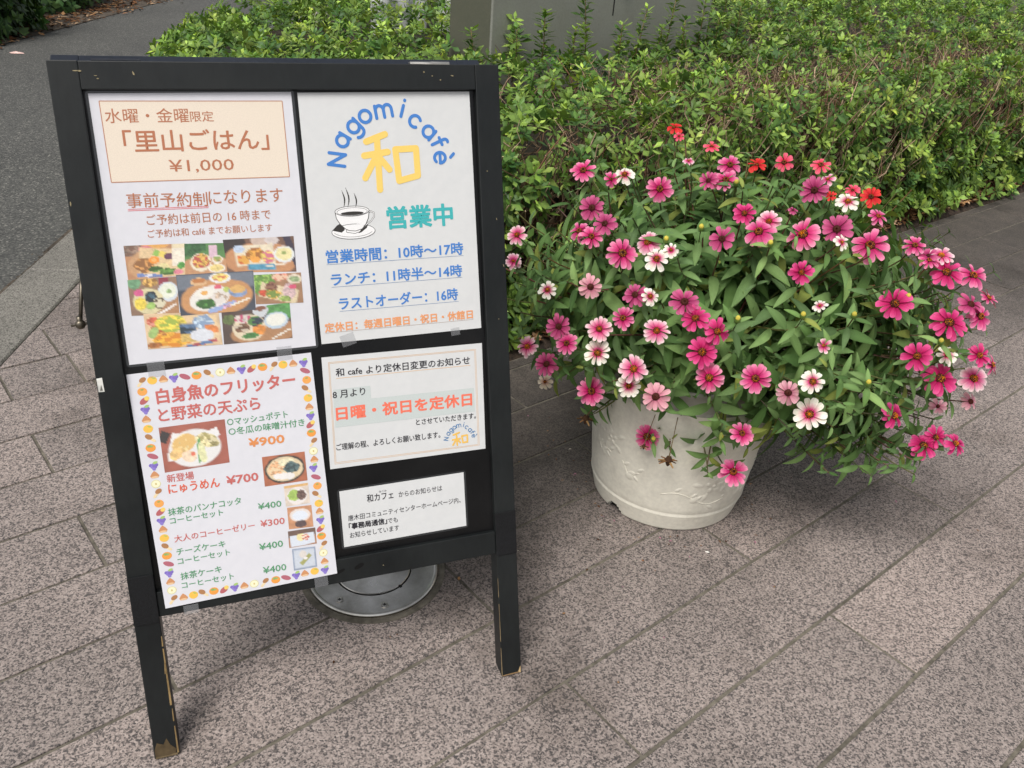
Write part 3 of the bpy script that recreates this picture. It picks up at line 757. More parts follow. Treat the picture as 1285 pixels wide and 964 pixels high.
SH={
'box1': [(0.00978, -0.00794), (0.2024, -0.00985), (0.20213, -0.09484), (0.01, -0.09367)] ,
'ul1': [(0.02253, -0.12353), (0.108, -0.12411)] ,
'ul2': [(0.02231, -0.12515), (0.1078, -0.12578)] ,
'pa': [(0.01258, -0.16331), (0.07794, -0.16481), (0.07343, -0.20079), (0.01211, -0.20196)] ,
'pb': [(0.07659, -0.16512), (0.1215, -0.16702), (0.12015, -0.20031), (0.07343, -0.20079)] ,
'pc': [(0.11905, -0.16325), (0.19978, -0.16382), (0.19898, -0.20628), (0.12003, -0.20132)] ,
'pd': [(0.01121, -0.20189), (0.06389, -0.20165), (0.06116, -0.24537), (0.01017, -0.24263)] ,
'pe': [(0.06316, -0.19999), (0.14896, -0.20146), (0.14683, -0.24809), (0.06241, -0.24754)] ,
'pf': [(0.14899, -0.20662), (0.20399, -0.20771), (0.20348, -0.24429), (0.14796, -0.24148)] ,
'pg': [(0.02264, -0.24178), (0.10442, -0.24629), (0.10464, -0.2861), (0.0223, -0.28314)] ,
'ph': [(0.10775, -0.24618), (0.18706, -0.24284), (0.18615, -0.28648), (0.10621, -0.28626)] ,
'q1': [(0.02518, -0.06793), (0.10012, -0.06865), (0.09872, -0.12348), (0.02417, -0.12376)] ,
'q2': [(0.13703, -0.12329), (0.18915, -0.12458), (0.18846, -0.16281), (0.13586, -0.16176)] ,
'q3': [(0.15846, -0.16549), (0.18863, -0.1661), (0.18819, -0.19327), (0.15804, -0.19266)] ,
'q4': [(0.15906, -0.19442), (0.18932, -0.19618), (0.18865, -0.22568), (0.15805, -0.22337)] ,
'q5': [(0.15629, -0.22594), (0.19058, -0.2272), (0.19017, -0.2493), (0.15545, -0.24843)] ,
'q6': [(0.15851, -0.25067), (0.18763, -0.25291), (0.18697, -0.28097), (0.15748, -0.28026)] ,
'iconsTop': [(0.01479, -0.01021), (0.02663, -0.01022), (0.03889, -0.01047), (0.05037, -0.0104), (0.06265, -0.01063), (0.07579, -0.01076), (0.08965, -0.01056), (0.10264, -0.01064), (0.11501, -0.01042), (0.12725, -0.01037), (0.13934, -0.01071), (0.152, -0.01048), (0.1647, -0.01067), (0.17631, -0.0107), (0.18859, -0.01102), (0.20096, -0.01134)] ,
'iconsL': [(0.0141, -0.02219), (0.01506, -0.03285), (0.01413, -0.04409), (0.01349, -0.05584), (0.0138, -0.06739), (0.01448, -0.07905), (0.01311, -0.09085), (0.01379, -0.10138), (0.01314, -0.11341), (0.01261, -0.12467), (0.01247, -0.13585), (0.01233, -0.14708), (0.01222, -0.16072)] ,
'iconsL2': [(0.01275, -0.17119), (0.01164, -0.18268), (0.01186, -0.19406), (0.01175, -0.20521), (0.01268, -0.21707), (0.01144, -0.2283), (0.01178, -0.23906), (0.01063, -0.25107), (0.01051, -0.26248), (0.01058, -0.27399)] ,
'iconsR': [(0.2018, -0.02165), (0.20247, -0.03347), (0.20071, -0.04502), (0.20143, -0.05654), (0.20152, -0.06824), (0.20164, -0.07979), (0.20081, -0.09058), (0.20033, -0.10191), (0.20106, -0.11371), (0.20009, -0.12574), (0.19987, -0.13683), (0.19758, -0.1476), (0.19929, -0.16025), (0.19982, -0.1723), (0.19767, -0.18369), (0.19885, -0.19575)] ,
'iconsR2': [(0.19863, -0.20654), (0.19833, -0.21851), (0.19769, -0.22977), (0.19732, -0.24045), (0.19808, -0.25257), (0.19702, -0.26389), (0.19717, -0.27575), (0.19626, -0.28767)] ,
'iconsB': [(0.0104, -0.28595), (0.02233, -0.28607), (0.03422, -0.28571), (0.04594, -0.28574), (0.05832, -0.2859), (0.07093, -0.28655), (0.08311, -0.28663), (0.09493, -0.28706), (0.1071, -0.28709), (0.11989, -0.28771), (0.1337, -0.28762), (0.14659, -0.28752), (0.15939, -0.28716), (0.17056, -0.2871), (0.18313, -0.28663)] ,
'ulb1': [(0.01524, -0.20002), (0.1899, -0.20083)] ,
'ulb2': [(0.01874, -0.2279), (0.18657, -0.22849)] ,
'ulb3': [(0.02578, -0.25847), (0.17994, -0.25932)] ,
'ulb4': [(0.00588, -0.28398), (0.19838, -0.28492)] ,
'wa': [(0.07566, -0.05662), (0.09909, -0.04852), (0.07191, -0.07287), (0.10093, -0.06926), (0.08894, -0.05406), (0.08805, -0.11348), (0.0863, -0.07427), (0.07114, -0.09904), (0.09174, -0.07735), (0.10158, -0.08999), (0.11055, -0.06661), (0.11269, -0.10401), (0.13646, -0.06596), (0.13668, -0.09858)] ,
'arc': [(0.03885, -0.07627), (0.04724, -0.05497), (0.06183, -0.03917), (0.07669, -0.0275), (0.09957, -0.02176), (0.12252, -0.02149), (0.13744, -0.03422), (0.15346, -0.04678), (0.16395, -0.06038), (0.16621, -0.07809)] ,
'arcang': [(0.10498, -0.07776)] ,
'cup': [(0.05135, -0.13744), (0.05041, -0.14828), (0.05114, -0.16326), (0.07172, -0.14845), (0.04987, -0.16618)] ,
'cupw': [(0.03104, -0.13639), (0.07254, -0.13853), (0.02465, -0.16068), (0.07835, -0.16287), (0.05056, -0.11187), (0.04877, -0.13238), (0.07825, -0.14381), (0.06024, -0.16381)] ,
'bord': [(0.00804, -0.00706), (0.20151, -0.00744), (0.20188, -0.14079), (0.00655, -0.14073)] ,
'bord2': [(0.00922, -0.00851), (0.20001, -0.00871), (0.20022, -0.13951), (0.00801, -0.13892)] ,
'ulg': [(0.0161, -0.02836), (0.19346, -0.02848)] ,
'hl1': [(0.01133, -0.04254), (0.05861, -0.04212), (0.05846, -0.05943), (0.01069, -0.05878)] ,
'hl2': [(0.01069, -0.05878), (0.19705, -0.05983), (0.1973, -0.09251), (0.01048, -0.09233)] ,
'wa4': [(0.16577, -0.1218), (0.17422, -0.11932), (0.16444, -0.12852), (0.17491, -0.12778), (0.17, -0.12025), (0.17077, -0.13669), (0.169, -0.12912), (0.16475, -0.1359), (0.1717, -0.12946), (0.1751, -0.13348), (0.17756, -0.12455), (0.17885, -0.13397), (0.18513, -0.12426), (0.18517, -0.13395)] ,
'arc4': [(0.15563, -0.12592), (0.15903, -0.11927), (0.16296, -0.11477), (0.16767, -0.11162), (0.17378, -0.10987), (0.18067, -0.10989), (0.18472, -0.11331), (0.18918, -0.11764), (0.1924, -0.12161), (0.1939, -0.12664)] ,
}
INK = {'brown': srgb('b8785a'), 'rose': srgb('c9706b'), 'green': srgb('5f9a72'), 'orange': srgb('e0925a'), 'red': srgb('dc6a52'), 'teal': srgb('45b3b5'),
       'blue': srgb('4a83cc'), 'apricot': srgb('e8a070'), 'ink': srgb('2c2a30'), 'coral': srgb('f07a62'), 'yellow': srgb('f5d272'), 'tan': srgb('dcb892')}
PAPERS = {1: ((0.0238, 0.8146), 0.0062, 0.2134, 0.2992), 2: ((0.2443, 0.8152), 0.0059, 0.2089, 0.2973), 3: ((0.0207, 0.5042), 0.0215, 0.2115, 0.2961),
          4: ((0.2443, 0.5011), -0.0112, 0.2106, 0.1469), 5: ((0.2515, 0.3224), 0.0010, 0.1688, 0.0782)}
LABELS = {1: ('white laminated notice offering a set meal, with a collage of eight food photos', M_paper, 'poster'),
          2: ('white opening hours notice with a yellow emblem and a steaming coffee cup', M_paper2, 'poster'),
          3: ('white lunch menu framed by printed autumn fruit, lower left on the black board', M_paper, 'menu'),
          4: ('small notice with orange heading on grey-green bands inside a tan border', M_paper2, 'notice'),
          5: ('smallest laminated card with black text, lowest right on the black board', M_paper2, 'card')}
ROOT = Matrix.Translation((BX, BY, 0)) @ Matrix.Rotation(BYAW, 4, 'Z')
ZP = 0.00016
sheets = {}
for k, ((x, s), r, w, h) in PAPERS.items():
    T0 = 0.0078 - 0.0009
    p = Vector(bm_((x, s, T0)))
    ex = Vector((1, 0, 0)); ey = Vector((0, SL, CL)); ez = ex.cross(ey)
    Mx = Matrix((( ex.x, ey.x, ez.x, p.x), (ex.y, ey.y, ez.y, p.y), (ex.z, ey.z, ez.z, p.z), (0, 0, 0, 1)))
    b = MB()
    nx, ny = 14, 18
    def zz(i, j):
        ed = min(i, nx - i) / nx; ee = min(j, ny - j) / ny
        return 0.0
    V = [(w * i / nx, -h * j / ny, 0) for j in range(ny + 1) for i in range(nx + 1)]
    Fc = [(j * (nx + 1) + i, (j + 1) * (nx + 1) + i, (j + 1) * (nx + 1) + i + 1, j * (nx + 1) + i + 1) for j in range(ny) for i in range(nx)]
    b.mesh(V, Fc)
    # sheet edge thickness
    t = 0.0003
    b.mesh([(0, 0, 0), (w, 0, 0), (w, -h, 0), (0, -h, 0), (0, 0, -t), (w, 0, -t), (w, -h, -t), (0, -h, -t)], [(1, 0, 4, 5), (2, 1, 5, 6), (3, 2, 6, 7), (0, 3, 7, 4)])
    o = b.build({1: 'poster', 2: 'poster', 3: 'menu', 4: 'notice', 5: 'card'}[k], LABELS[k][1], colors=False)
    # the menu hangs from its top edge and lies over the bottom rail, so it leans out a little
    o.matrix_world = ROOT @ Mx @ (Matrix.Rotation(-math.atan(0.0081 / 0.295), 4, 'X') if k == 3 else Matrix.Identity(4)) @ Matrix.Rotation(r, 4, 'Z')
    tag(o, LABELS[k][0], LABELS[k][2], 'notices taped to the black sign')
    sheets[k] = o
def pouch(k, l, r_, t, bt, rad):
    _, _, w, h = PAPERS[k]
    b = MB(); pts = []
    for cx, cy, a0 in ((w + r_ - rad, t - rad, 0), (-l + rad, t - rad, 90), (-l + rad, -h - bt + rad, 180), (w + r_ - rad, -h - bt + rad, 270)):
        for i in range(5):
            a = math.radians(a0 + 22.5 * i); pts.append((cx + rad * math.cos(a), cy + rad * math.sin(a)))
    b.poly([(x, y, -0.00035) for x, y in pts])
    n = len(pts)
    for i in range(n):
        a, c = pts[i], pts[(i + 1) % n]
        b.poly([(a[0], a[1], -0.0007), (c[0], c[1], -0.0007), (c[0], c[1], -0.00035), (a[0], a[1], -0.00035)])
    b.build('laminate_pouch', M_pouch, sheets[k], colors=False)
pouch(1, 0.0030, 0.0032, 0.0028, 0.0030, 0.004)
pouch(5, 0.0030, 0.0030, 0.0025, 0.0030, 0.004)
def tape(k, x, y, w, h, r=0.0):
    b = MB(); c, s = math.cos(r), math.sin(r)
    q = [(-w / 2, -h / 2), (w / 2, -h / 2), (w / 2, h / 2), (-w / 2, h / 2)]
    b.poly([(x + a * c - e * s, y + a * s + e * c, 0.00045) for a, e in q])
    b.build('tape', M_tape, sheets[k], colors=False)
tape(3, 0.0330, 0.0025, 0.0190, 0.0190)
tape(3, 0.1800, 0.0030, 0.0180, 0.0170)
tape(3, 0.0290, -0.3035, 0.0175, 0.0120)
tape(3, 0.1900, -0.3030, 0.0170, 0.0130)
tape(2, 0.0330, -0.2950, 0.0180, 0.0150, 0.25)
tape(2, 0.1730, -0.2985, 0.0120, 0.0100, 0.1)

def text(k, s, x0, y0, x1, y1, h, col, bold, zi=0):
    c = bpy.data.curves.new('lettering', 'FONT')
    c.body = s; c.size = 1.0; c.resolution_u = 2
    # weight is built below from shifted copies
    o = bpy.data.objects.new('lettering', c); COL.objects.link(o)
    dg = bpy.context.evaluated_depsgraph_get()
    me = bpy.data.meshes.new_from_object(o.evaluated_get(dg))
    bpy.data.objects.remove(o)
    n = len(me.vertices)
    if n == 0: return
    co = np.empty(n * 3, np.float32); me.vertices.foreach_get('co', co); co = co.reshape(-1, 3)
    mn, mx = co.min(0), co.max(0)
    L = math.hypot(x1 - x0, y1 - y0); a = math.atan2(y1 - y0, x1 - x0)
    X = (co[:, 0] - mn[0]) / (mx[0] - mn[0]) * L; Y = (co[:, 1] - mn[1]) / (mx[1] - mn[1]) * h
    co[:, 0] = x0 + X * math.cos(a) - Y * math.sin(a); co[:, 1] = y0 + X * math.sin(a) + Y * math.cos(a); co[:, 2] = ZP * 2 + zi
    me.vertices.foreach_set('co', co.ravel())
    wgt = (0, 0.004, 0.014, 0.022, 0.032)[bold] * (L / max(1e-6, (mx[0] - mn[0])))
    if wgt:                                # heavier, rounder strokes: the glyph swept round a small circle
        nf = len(me.polygons); lt = np.empty(nf, np.int32); me.polygons.foreach_get('loop_total', lt); ls = np.empty(nf, np.int32); me.polygons.foreach_get('loop_start', ls)
        vi = np.empty(len(me.loops), np.int32); me.loops.foreach_get('vertex_index', vi)
        F3 = np.stack([vi[ls], vi[ls + 1], vi[ls + 2]], 1)[lt == 3]
        Q = [F3] + [np.stack([vi[ls], vi[ls + 2], vi[ls + 3]], 1)[lt == 4], np.stack([vi[ls], vi[ls + 1], vi[ls + 2]], 1)[lt == 4]] if (lt == 4).any() else [F3]
        F3 = np.concatenate(Q); kk_ = 8 if bold > 2 else 4
        V8, F8 = [co], [F3]
        for i in range(kk_):
            a8 = 2 * math.pi * i / kk_ + .39
            V8.append(co + np.array([wgt * math.cos(a8), wgt * math.sin(a8), 1e-6 * (i + 1)])); F8.append(F3 + n * (i + 1))
        return npmesh('lettering', np.concatenate(V8).astype(np.float32), np.concatenate(F8), np.tile(np.array(INK[col]), (n * (kk_ + 1), 1)), M_print, sheets[k], smooth=False)
    while len(me.materials): me.materials.pop()
    at = me.color_attributes.new('Col', 'FLOAT_COLOR', 'POINT')
    arr = np.ones((n, 4), np.float32); arr[:, :3] = INK[col]; at.data.foreach_set('color', arr.ravel())
    me.update(); me.name = 'lettering'
    return link('lettering', me, sheets[k], M_print)
for t_ in TEXTS: text(*t_)

def quad(b, pts, z, col): b.poly([(x, y, z) for x, y in pts][::-1], col)
def frame(b, pts, w, z, col):
    for i in range(4): b.line([pts[i], pts[(i + 1) % 4]], w, z + i * 0.000003, col, 1)
# notice 1: cream box with a brown rule, red double underline
b = MB(); quad(b, SH['box1'], ZP, srgb('e9dccb')); frame(b, SH['box1'], 0.0009, ZP * 1.5, srgb('bd8468')); b.build('printed_box', M_print, sheets[1])
b = MB(); b.line(SH['ul1'], 0.0006, ZP * 1.5, srgb('e0606a'), 1); b.line(SH['ul2'], 0.0006, ZP * 1.5, srgb('e0606a'), 1); b.build('underline', M_print, sheets[1])
b = MB()
for n_ in ('ulb1', 'ulb2', 'ulb3'): b.line(SH[n_], 0.0004, ZP * 1.5, srgb('5a7fae'), 1)
b.line(SH['ulb4'], 0.0004, ZP * 1.5, srgb('b09a8a'), 1); b.build('underline', M_print, sheets[2])
b = MB(); frame(b, SH['bord'], 0.0005, ZP, INK['tan']); frame(b, SH['bord2'], 0.0005, ZP, INK['tan']); b.build('printed_border', M_print, sheets[4])
b = MB(); b.line(SH['ulg'], 0.0008, ZP, srgb('e0c0a0'), 1); b.build('underline', M_print, sheets[4])
b = MB(); quad(b, SH['hl1'], ZP, srgb('c8d0ce')); quad(b, SH['hl2'], ZP * 1.1, srgb('c8d0ce')); b.build('highlight_band', M_print, sheets[4])

# emblem: the big character as round brush strokes, the name in an arc of round letters
def emblem(k, P, w, pc):
    b = MB()
    z = ZP * 2
    seg = [(0, 1), (2, 3), (4, 5), (6, 7), (8, 9), (10, 11), (10, 12), (12, 13), (11, 13)]
    for i, (a, c) in enumerate(seg): b.line([P[a], P[c]], w, z + i * 0.000005, INK['yellow'] if k == 2 else srgb('eec060'), 8)
    b.build('emblem', M_print, sheets[k])
def arc_pts(cx, cy, rx, ry, a0, a1, n=14): return [(cx + rx * math.cos(math.radians(a0 + (a1 - a0) * i / n)), cy + ry * math.sin(math.radians(a0 + (a1 - a0) * i / n))) for i in range(n + 1)]
GL = {  # stroke letters, x-height 1, centred on x
    'N': [[(-.48, 0), (-.48, 1.4), (.48, 0), (.48, 1.4)]],
    'a': [arc_pts(0, .5, .48, .5, 0, 360, 18), [(.48, 1), (.48, 0)]],
    'g': [arc_pts(0, .5, .48, .5, 0, 360, 18), [(.48, 1), (.48, -.15)] + arc_pts(0, -.12, .48, .40, 0, -140, 10)],
    'o': [arc_pts(0, .5, .50, .5, 0, 360, 18)],
    'm': [[(-.7, 0), (-.7, 1)], [(-.7, .6)] + arc_pts(-.35, .62, .35, .38, 180, 0, 8) + [(0, 0)], [(0, .6)] + arc_pts(.35, .62, .35, .38, 180, 0, 8) + [(.7, 0)]],
    'i': [[(0, 0), (0, .95)], [(0, 1.36), (0, 1.40)]],
    'c': [arc_pts(0, .5, .48, .5, 45, 315, 14)],
    'f': [arc_pts(.2, 1.15, .25, .28, 70, 180, 6) + [(-.05, 0)], [(-.35, .85), (.3, .85)]],
    'e': [[(-.44, .52), (.46, .52)] + arc_pts(0, .5, .46, .5, 0, 315, 16), [(-.30, 1.78), (.0, 1.48)]]}
def arcname(k, P, sc, w, cen):
    b = MB(); z = ZP * 2
    for i, ch in enumerate('Nagomicafe'):
        x, y = P[i]
        # each letter stands square to the arc
        px_, py_ = P[max(i - 1, 0)]; qx, qy = P[min(i + 1, 9)]
        a = math.atan2(qy - py_, qx - px_)
        if i == 0: a = math.atan2(P[1][1] - y, P[1][0] - x) + 0.22
        if i == 9: a = math.atan2(y - P[8][1], x - P[8][0]) - 0.12
        for st in GL[ch]:
            q = []
            for (u, v) in st:
                u *= sc; v = (v - (0.7 if ch == 'N' else 0.5)) * sc
                q.append((x + u * math.cos(a) - v * math.sin(a), y + u * math.sin(a) + v * math.cos(a)))
            b.line(q, w, z, INK['blue'] if k == 2 else srgb('4a7db0'), 6); z += 0.000001
    b.build('arched_name', M_print, sheets[k])
emblem(2, SH['wa'], 0.0078, None)
arcname(2, SH['arc'], 0.0140, 0.0038, None)
emblem(4, SH['wa4'], 0.0023, None)
arcname(4, SH['arc4'], 0.0043, 0.00095, None)

# steaming cup line drawing
b = MB(); K = srgb('3a3836'); Wp = srgb('f0f0f0')
cx, cy = 0.0510, -0.1375
def rel(pts): return [(cx + x * 0.001, cy + y * 0.001) for x, y in pts]
lw = 0.0006
b.line(rel(arc_pts(0.5, -24.5, 26.5, 9.0, 0, 360, 40)), lw, ZP, K, 2)
b.ell(cx + 0.0005, cy - 0.0245, 0.0262, 0.0087, ZP * 1.05, Wp, n=40)
b.poly([(cx + x * .001, cy + y * .001, ZP * 1.1) for x, y in ((-25, -22), (-19, -16), (-12, -13), (-10, -22), (-14, -25), (-20, -23.5))], K)
b.poly([(cx + x * .001, cy + y * .001, ZP * 1.1) for x, y in ((14, -18), (19, -17), (17, -21), (10, -26), (6, -27))], K)
b.line(rel(arc_pts(0.5, -22.0, 25.0, 9.0, 200, 335, 20)), lw * 0.7, ZP * 1.15, K, 2)
cup_o = [(-20, 0), (-19, -8), (-15, -15), (-9, -21), (-5, -23), (3, -24), (11, -22), (16, -17), (20, -9), (21.5, 0)]
b.poly([(cx + x * .001, cy + y * .001, ZP * 1.2) for x, y in cup_o], Wp)
b.line(rel(cup_o), lw * 1.3, ZP * 1.25, K, 3)
b.line(rel([(-8, -22), (-8, -25), (2, -27), (12, -24), (12, -21)]), lw, ZP * 1.25, K, 2)
b.ell(cx + 0.0007, cy, 0.0208, 0.0060, ZP * 1.3, Wp, n=32)
b.line(rel(arc_pts(0.7, 0, 20.8, 6.0, 0, 360, 36)), lw, ZP * 1.35, K, 2)
b.line(rel(arc_pts(0.7, -0.6, 18.5, 4.6, 0, 360, 36)), lw * 0.7, ZP * 1.35, K, 2)
b.ell(cx + 0.0007, cy - 0.0026, 0.0140, 0.0022, ZP * 1.4, K, n=24)
hd = [(20.5, -3), (23, -1), (27, -3), (27, -8), (23, -13), (18, -16), (14, -19)]
b.line(rel(hd), lw * 3.0, ZP * 1.15, K, 4); b.line(rel(hd), lw * 1.5, ZP * 1.18, Wp, 4)
for x0, s_1 in ((-9, 1.0), (-4, 1.15), (5.5, 0.8)):
    pts_ = [(x0 + 1.8 * math.sin(t * 3.6) * s_1, 5 + t * 20 * s_1) for t in np.linspace(0, 1, 9)]
    for i in range(8): b.line(rel(pts_[i:i + 2]), lw * (0.4 + 2.2 * math.sin(math.pi * (i + 0.5) / 8)), ZP * 1.4, K, 2)
b.build('cup_drawing', M_print, sheets[2])

# little printed fruits round the menu
def icon(b, kind, x, y, s=0.0052):
    a = RNG.normal(0, 0.08); z = ZP
    g = srgb
    if kind == 'mush':
        b.line([(x - .1 * s, y + .0 * s), (x + .8 * s, y - .75 * s)], .6 * s, z, g('ecd8b0')); b.ell(x - .3 * s, y + .35 * s, .85 * s, .6 * s, z * 1.2, g('b08058'), -.6)
    elif kind == 'mush2':
        b.line([(x + .1 * s, y + .0 * s), (x - .7 * s, y - .9 * s)], .6 * s, z, g('ecd8b0')); b.ell(x + .3 * s, y + .35 * s, .8 * s, .55 * s, z * 1.2, g('b08058'), .5)
    elif kind == 'yuzu':
        b.ell(x, y, 1.05 * s, .95 * s, z, g('f2c25a')); b.ell(x + .35 * s, y + .45 * s, .45 * s, .2 * s, z * 1.2, g('bfc060'), -.4)
    elif kind == 'orange':
        b.ell(x, y, 1.05 * s, .95 * s, z, g('eea85c')); b.ell(x, y + .45 * s, .35 * s, .22 * s, z * 1.2, g('a8a860'))
    elif kind == 'persi':
        b.ell(x, y, 1.1 * s, .95 * s, z, g('eda04e')); b.ell(x - .2 * s, y + .4 * s, .5 * s, .3 * s, z * 1.2, g('8fae6a')); b.ell(x + .3 * s, y + .3 * s, .35 * s, .2 * s, z * 1.25, g('9cb870'), .4)
    elif kind == 'chest':
        b.poly([(x - s, y - .2 * s, z), (x - .7 * s, y - .7 * s, z), (x + .7 * s, y - .7 * s, z), (x + s, y - .2 * s, z), (x + .55 * s, y + .5 * s, z), (x, y + s, z), (x - .55 * s, y + .5 * s, z)], g('cf9468'))
        b.ell(x, y - .5 * s, .8 * s, .25 * s, z * 1.2, g('e8c49a'))
    elif kind == 'grape':
        for i, (dx, dy) in enumerate(((-.6, .2), (0, .3), (.6, .2), (-.3, -.2), (.3, -.25), (0, -.7), (.1, 0))): b.ell(x + dx * s, y + dy * s, .42 * s, .42 * s, z * (1 + .03 * i), g('9080cc' if i % 2 else '8270c0'), n=9)
        b.ell(x + .4 * s, y + .75 * s, .55 * s, .32 * s, z * 1.4, g('a8c878'), .3)
    elif kind == 'sweet':
        b.ell(x, y, 1.25 * s, .6 * s, z, g('b56a78'), -.45)
    elif kind == 'sweet2':
        b.ell(x - .1 * s, y - .1 * s, 1.15 * s, .65 * s, z, g('b8686c'), .6); b.ell(x + .5 * s, y + .4 * s, .55 * s, .5 * s, z * 1.2, g('f0d070'), .6)
    elif kind == 'apple':
        b.ell(x, y, 1.05 * s, .98 * s, z, g('dcd8a0')); b.ell(x, y, .88 * s, .82 * s, z * 1.15, g('f4efcc')); b.ell(x, y, .2 * s, .28 * s, z * 1.3, g('d0c080'))
seqs = {'iconsTop': 'mush2 yuzu chest grape sweet persi mush apple chest grape sweet2 persi mush2 yuzu chest grape',
        'iconsL': 'orange sweet2 grape chest yuzu mush persi sweet grape chest apple mush2 orange',
        'iconsL2': 'sweet2 grape chest yuzu mush persi sweet grape chest apple',
        'iconsR': 'sweet orange mush yuzu chest grape sweet2 persi mush2 apple chest grape sweet orange mush yuzu',
        'iconsR2': 'chest grape sweet2 persi mush2 apple chest grape',
        'iconsB': 'mush2 chest yuzu mush persi sweet2 grape chest apple mush2 persi sweet grape chest yuzu'}
names = {'mush': 'printed_mushroom', 'mush2': 'printed_mushroom', 'yuzu': 'printed_citrus', 'orange': 'printed_orange', 'persi': 'printed_persimmon', 'chest': 'printed_chestnut', 'grape': 'printed_grapes', 'sweet': 'printed_sweet_potato', 'sweet2': 'printed_sweet_potato', 'apple': 'printed_apple'}
for kk, sq in seqs.items():
    for (x, y), kd_ in zip(SH[kk], sq.split()):
        b = MB(); icon(b, kd_, x, y); b.build(names[kd_], M_print, sheets[3])

# printed food photographs: each a flat print on a fine grid of ink colours
def photo(k, quad_, bgc, shapes, nx=44, ny=None, seed=0, soft=0.06):
    q = [np.array(p) for p in quad_]
    w = np.linalg.norm(q[1] - q[0]); h = np.linalg.norm(q[3] - q[0])
    ny = max(8, int(nx * h / w))
    r = np.random.default_rng(seed)
    U, Vv = np.meshgrid(np.linspace(0, 1, nx + 1), np.linspace(0, 1, ny + 1))
    c = np.empty((ny + 1, nx + 1, 3)); c[:] = srgb(bgc)
    def sm(sh, f):                         # smooth random field
        a = r.random((int(f) + 2, int(f) + 2)); yi = Vv * f; xi = U * f
        y0, x0 = yi.astype(int), xi.astype(int); fy, fx = yi - y0, xi - x0
        return (a[y0, x0] * (1 - fy) * (1 - fx) + a[y0 + 1, x0] * fy * (1 - fx) + a[y0, x0 + 1] * (1 - fy) * fx + a[y0 + 1, x0 + 1] * fy * fx)
    c *= (0.8 + 0.4 * sm(0, 9))[..., None]
    asp = h / w
    for sh in shapes:
        kind, cx, cy, rx, ry, rot, col = sh[:7]; sp = sh[7] if len(sh) > 7 else 0.12
        ca, sa = math.cos(rot), math.sin(rot)
        dx, dy = (U - cx), (Vv - cy) * asp
        ex, ey = (dx * ca + dy * sa) / rx, (-dx * sa + dy * ca) / (ry * asp)
        wob = 1 + sp * 0.8 * (sm(0, 12) - 0.5)
        d = np.sqrt(ex ** 2 + ey ** 2) * wob if kind == 'e' else np.maximum(abs(ex), abs(ey))
        al = np.clip((1 - d) / soft + 0.5, 0, 1)[..., None]
        cc = np.array(srgb(col)) * (1 + sp * 2.4 * (sm(0, 22) - 0.5) + sp * (r.random(U.shape) - 0.5))[..., None]
        if len(sh) > 8: cc = np.where((sm(0, 18) > 0.52)[..., None], cc, np.array(srgb(sh[8])))
        c = c * (1 - al) + np.clip(cc, 0, 1) * al
    P = ((1 - U)[..., None] * (1 - Vv)[..., None] * q[0] + U[..., None] * (1 - Vv)[..., None] * q[1] + U[..., None] * Vv[..., None] * q[2] + (1 - U)[..., None] * Vv[..., None] * q[3])
    V = np.concatenate([P.reshape(-1, 2), np.full((P.shape[0] * P.shape[1], 1), ZP * (1 + 0.15 * (seed % 9)))], 1)
    ii, jj = np.meshgrid(np.arange(nx), np.arange(ny)); a = (jj * (nx + 1) + ii).ravel()
    Fq = np.stack([a, a + nx + 1, a + nx + 2, a + 1], 1)
    c = np.clip(c, 0, 1) ** 0.88 * 0.93 + 0.045
    npmesh('printed_photo', V, Fq, c.reshape(-1, 3), M_print, sheets[k], smooth=False)
W1, W2 = 'b57f58', 'c08a60'
photo(1, SH['pa'], W1, [('e', .1, .1, .25, .25, 0, '8a7060', .5, '705040'), ('e', .55, .62, .52, .55, 0, 'c49468', .08), ('e', .5, .0, .22, .12, 0, 'e0a050', .1), ('e', .35, .12, .12, .1, 0, 'd87a80', .2), ('r', .9, .1, .12, .14, 0, 'e8d8b0', .1), ('r', .62, .55, .4, .42, .1, 'e0c090', .15), ('e', .3, .6, .18, .2, 0, 'c88a4a', .5, '8a5a30'), ('e', .47, .46, .09, .11, 0, 'ee8a28', .05), ('e', .47, .46, .05, .06, 0, 'f6b060', .05), ('r', .52, .26, .05, .09, .5, '8ab850', .1), ('r', .62, .3, .06, .09, .5, 'ecd060', .1), ('e', .72, .38, .09, .10, 0, '5a3048', .3), ('r', .9, .4, .12, .28, 0, 'efe4d0', .15), ('e', .62, .68, .1, .1, 0, 'e8d898', .2), ('e', .48, .74, .12, .08, 0, '4e7a34', .5, '30501e'), ('e', .7, .85, .16, .1, 0, '5a8a3a', .5, '3a6024'), ('e', .93, .68, .07, .1, 0, '4f9a40', .3), ('e', .88, .88, .08, .08, 0, 'd87a8a', .3), ('r', .38, .92, .22, .05, .1, '6a80b8', .3, 'd8d8e8')], 46, seed=1)
photo(1, SH['pb'], '4a7a40', [('e', .1, .1, .4, .3, 0, '2e5a30', .4), ('e', .5, .85, .65, .45, 0, W2, .1), ('r', .68, .28, .11, .2, 0, 'dcb8c8', .1), ('e', .38, .62, .25, .3, 0, 'e8dcc0', .05), ('e', .38, .58, .2, .22, 0, 'd8a850', .6, 'b84a40'), ('e', .78, .55, .13, .14, 0, 'e8e0d0', .05), ('e', .78, .54, .1, .1, 0, 'b8a060', .5, '8aa050'), ('e', .75, .85, .2, .16, 0, 'f0e8d8', .05), ('e', .75, .84, .16, .12, 0, 'e8cf80', .25)], 30, seed=2)
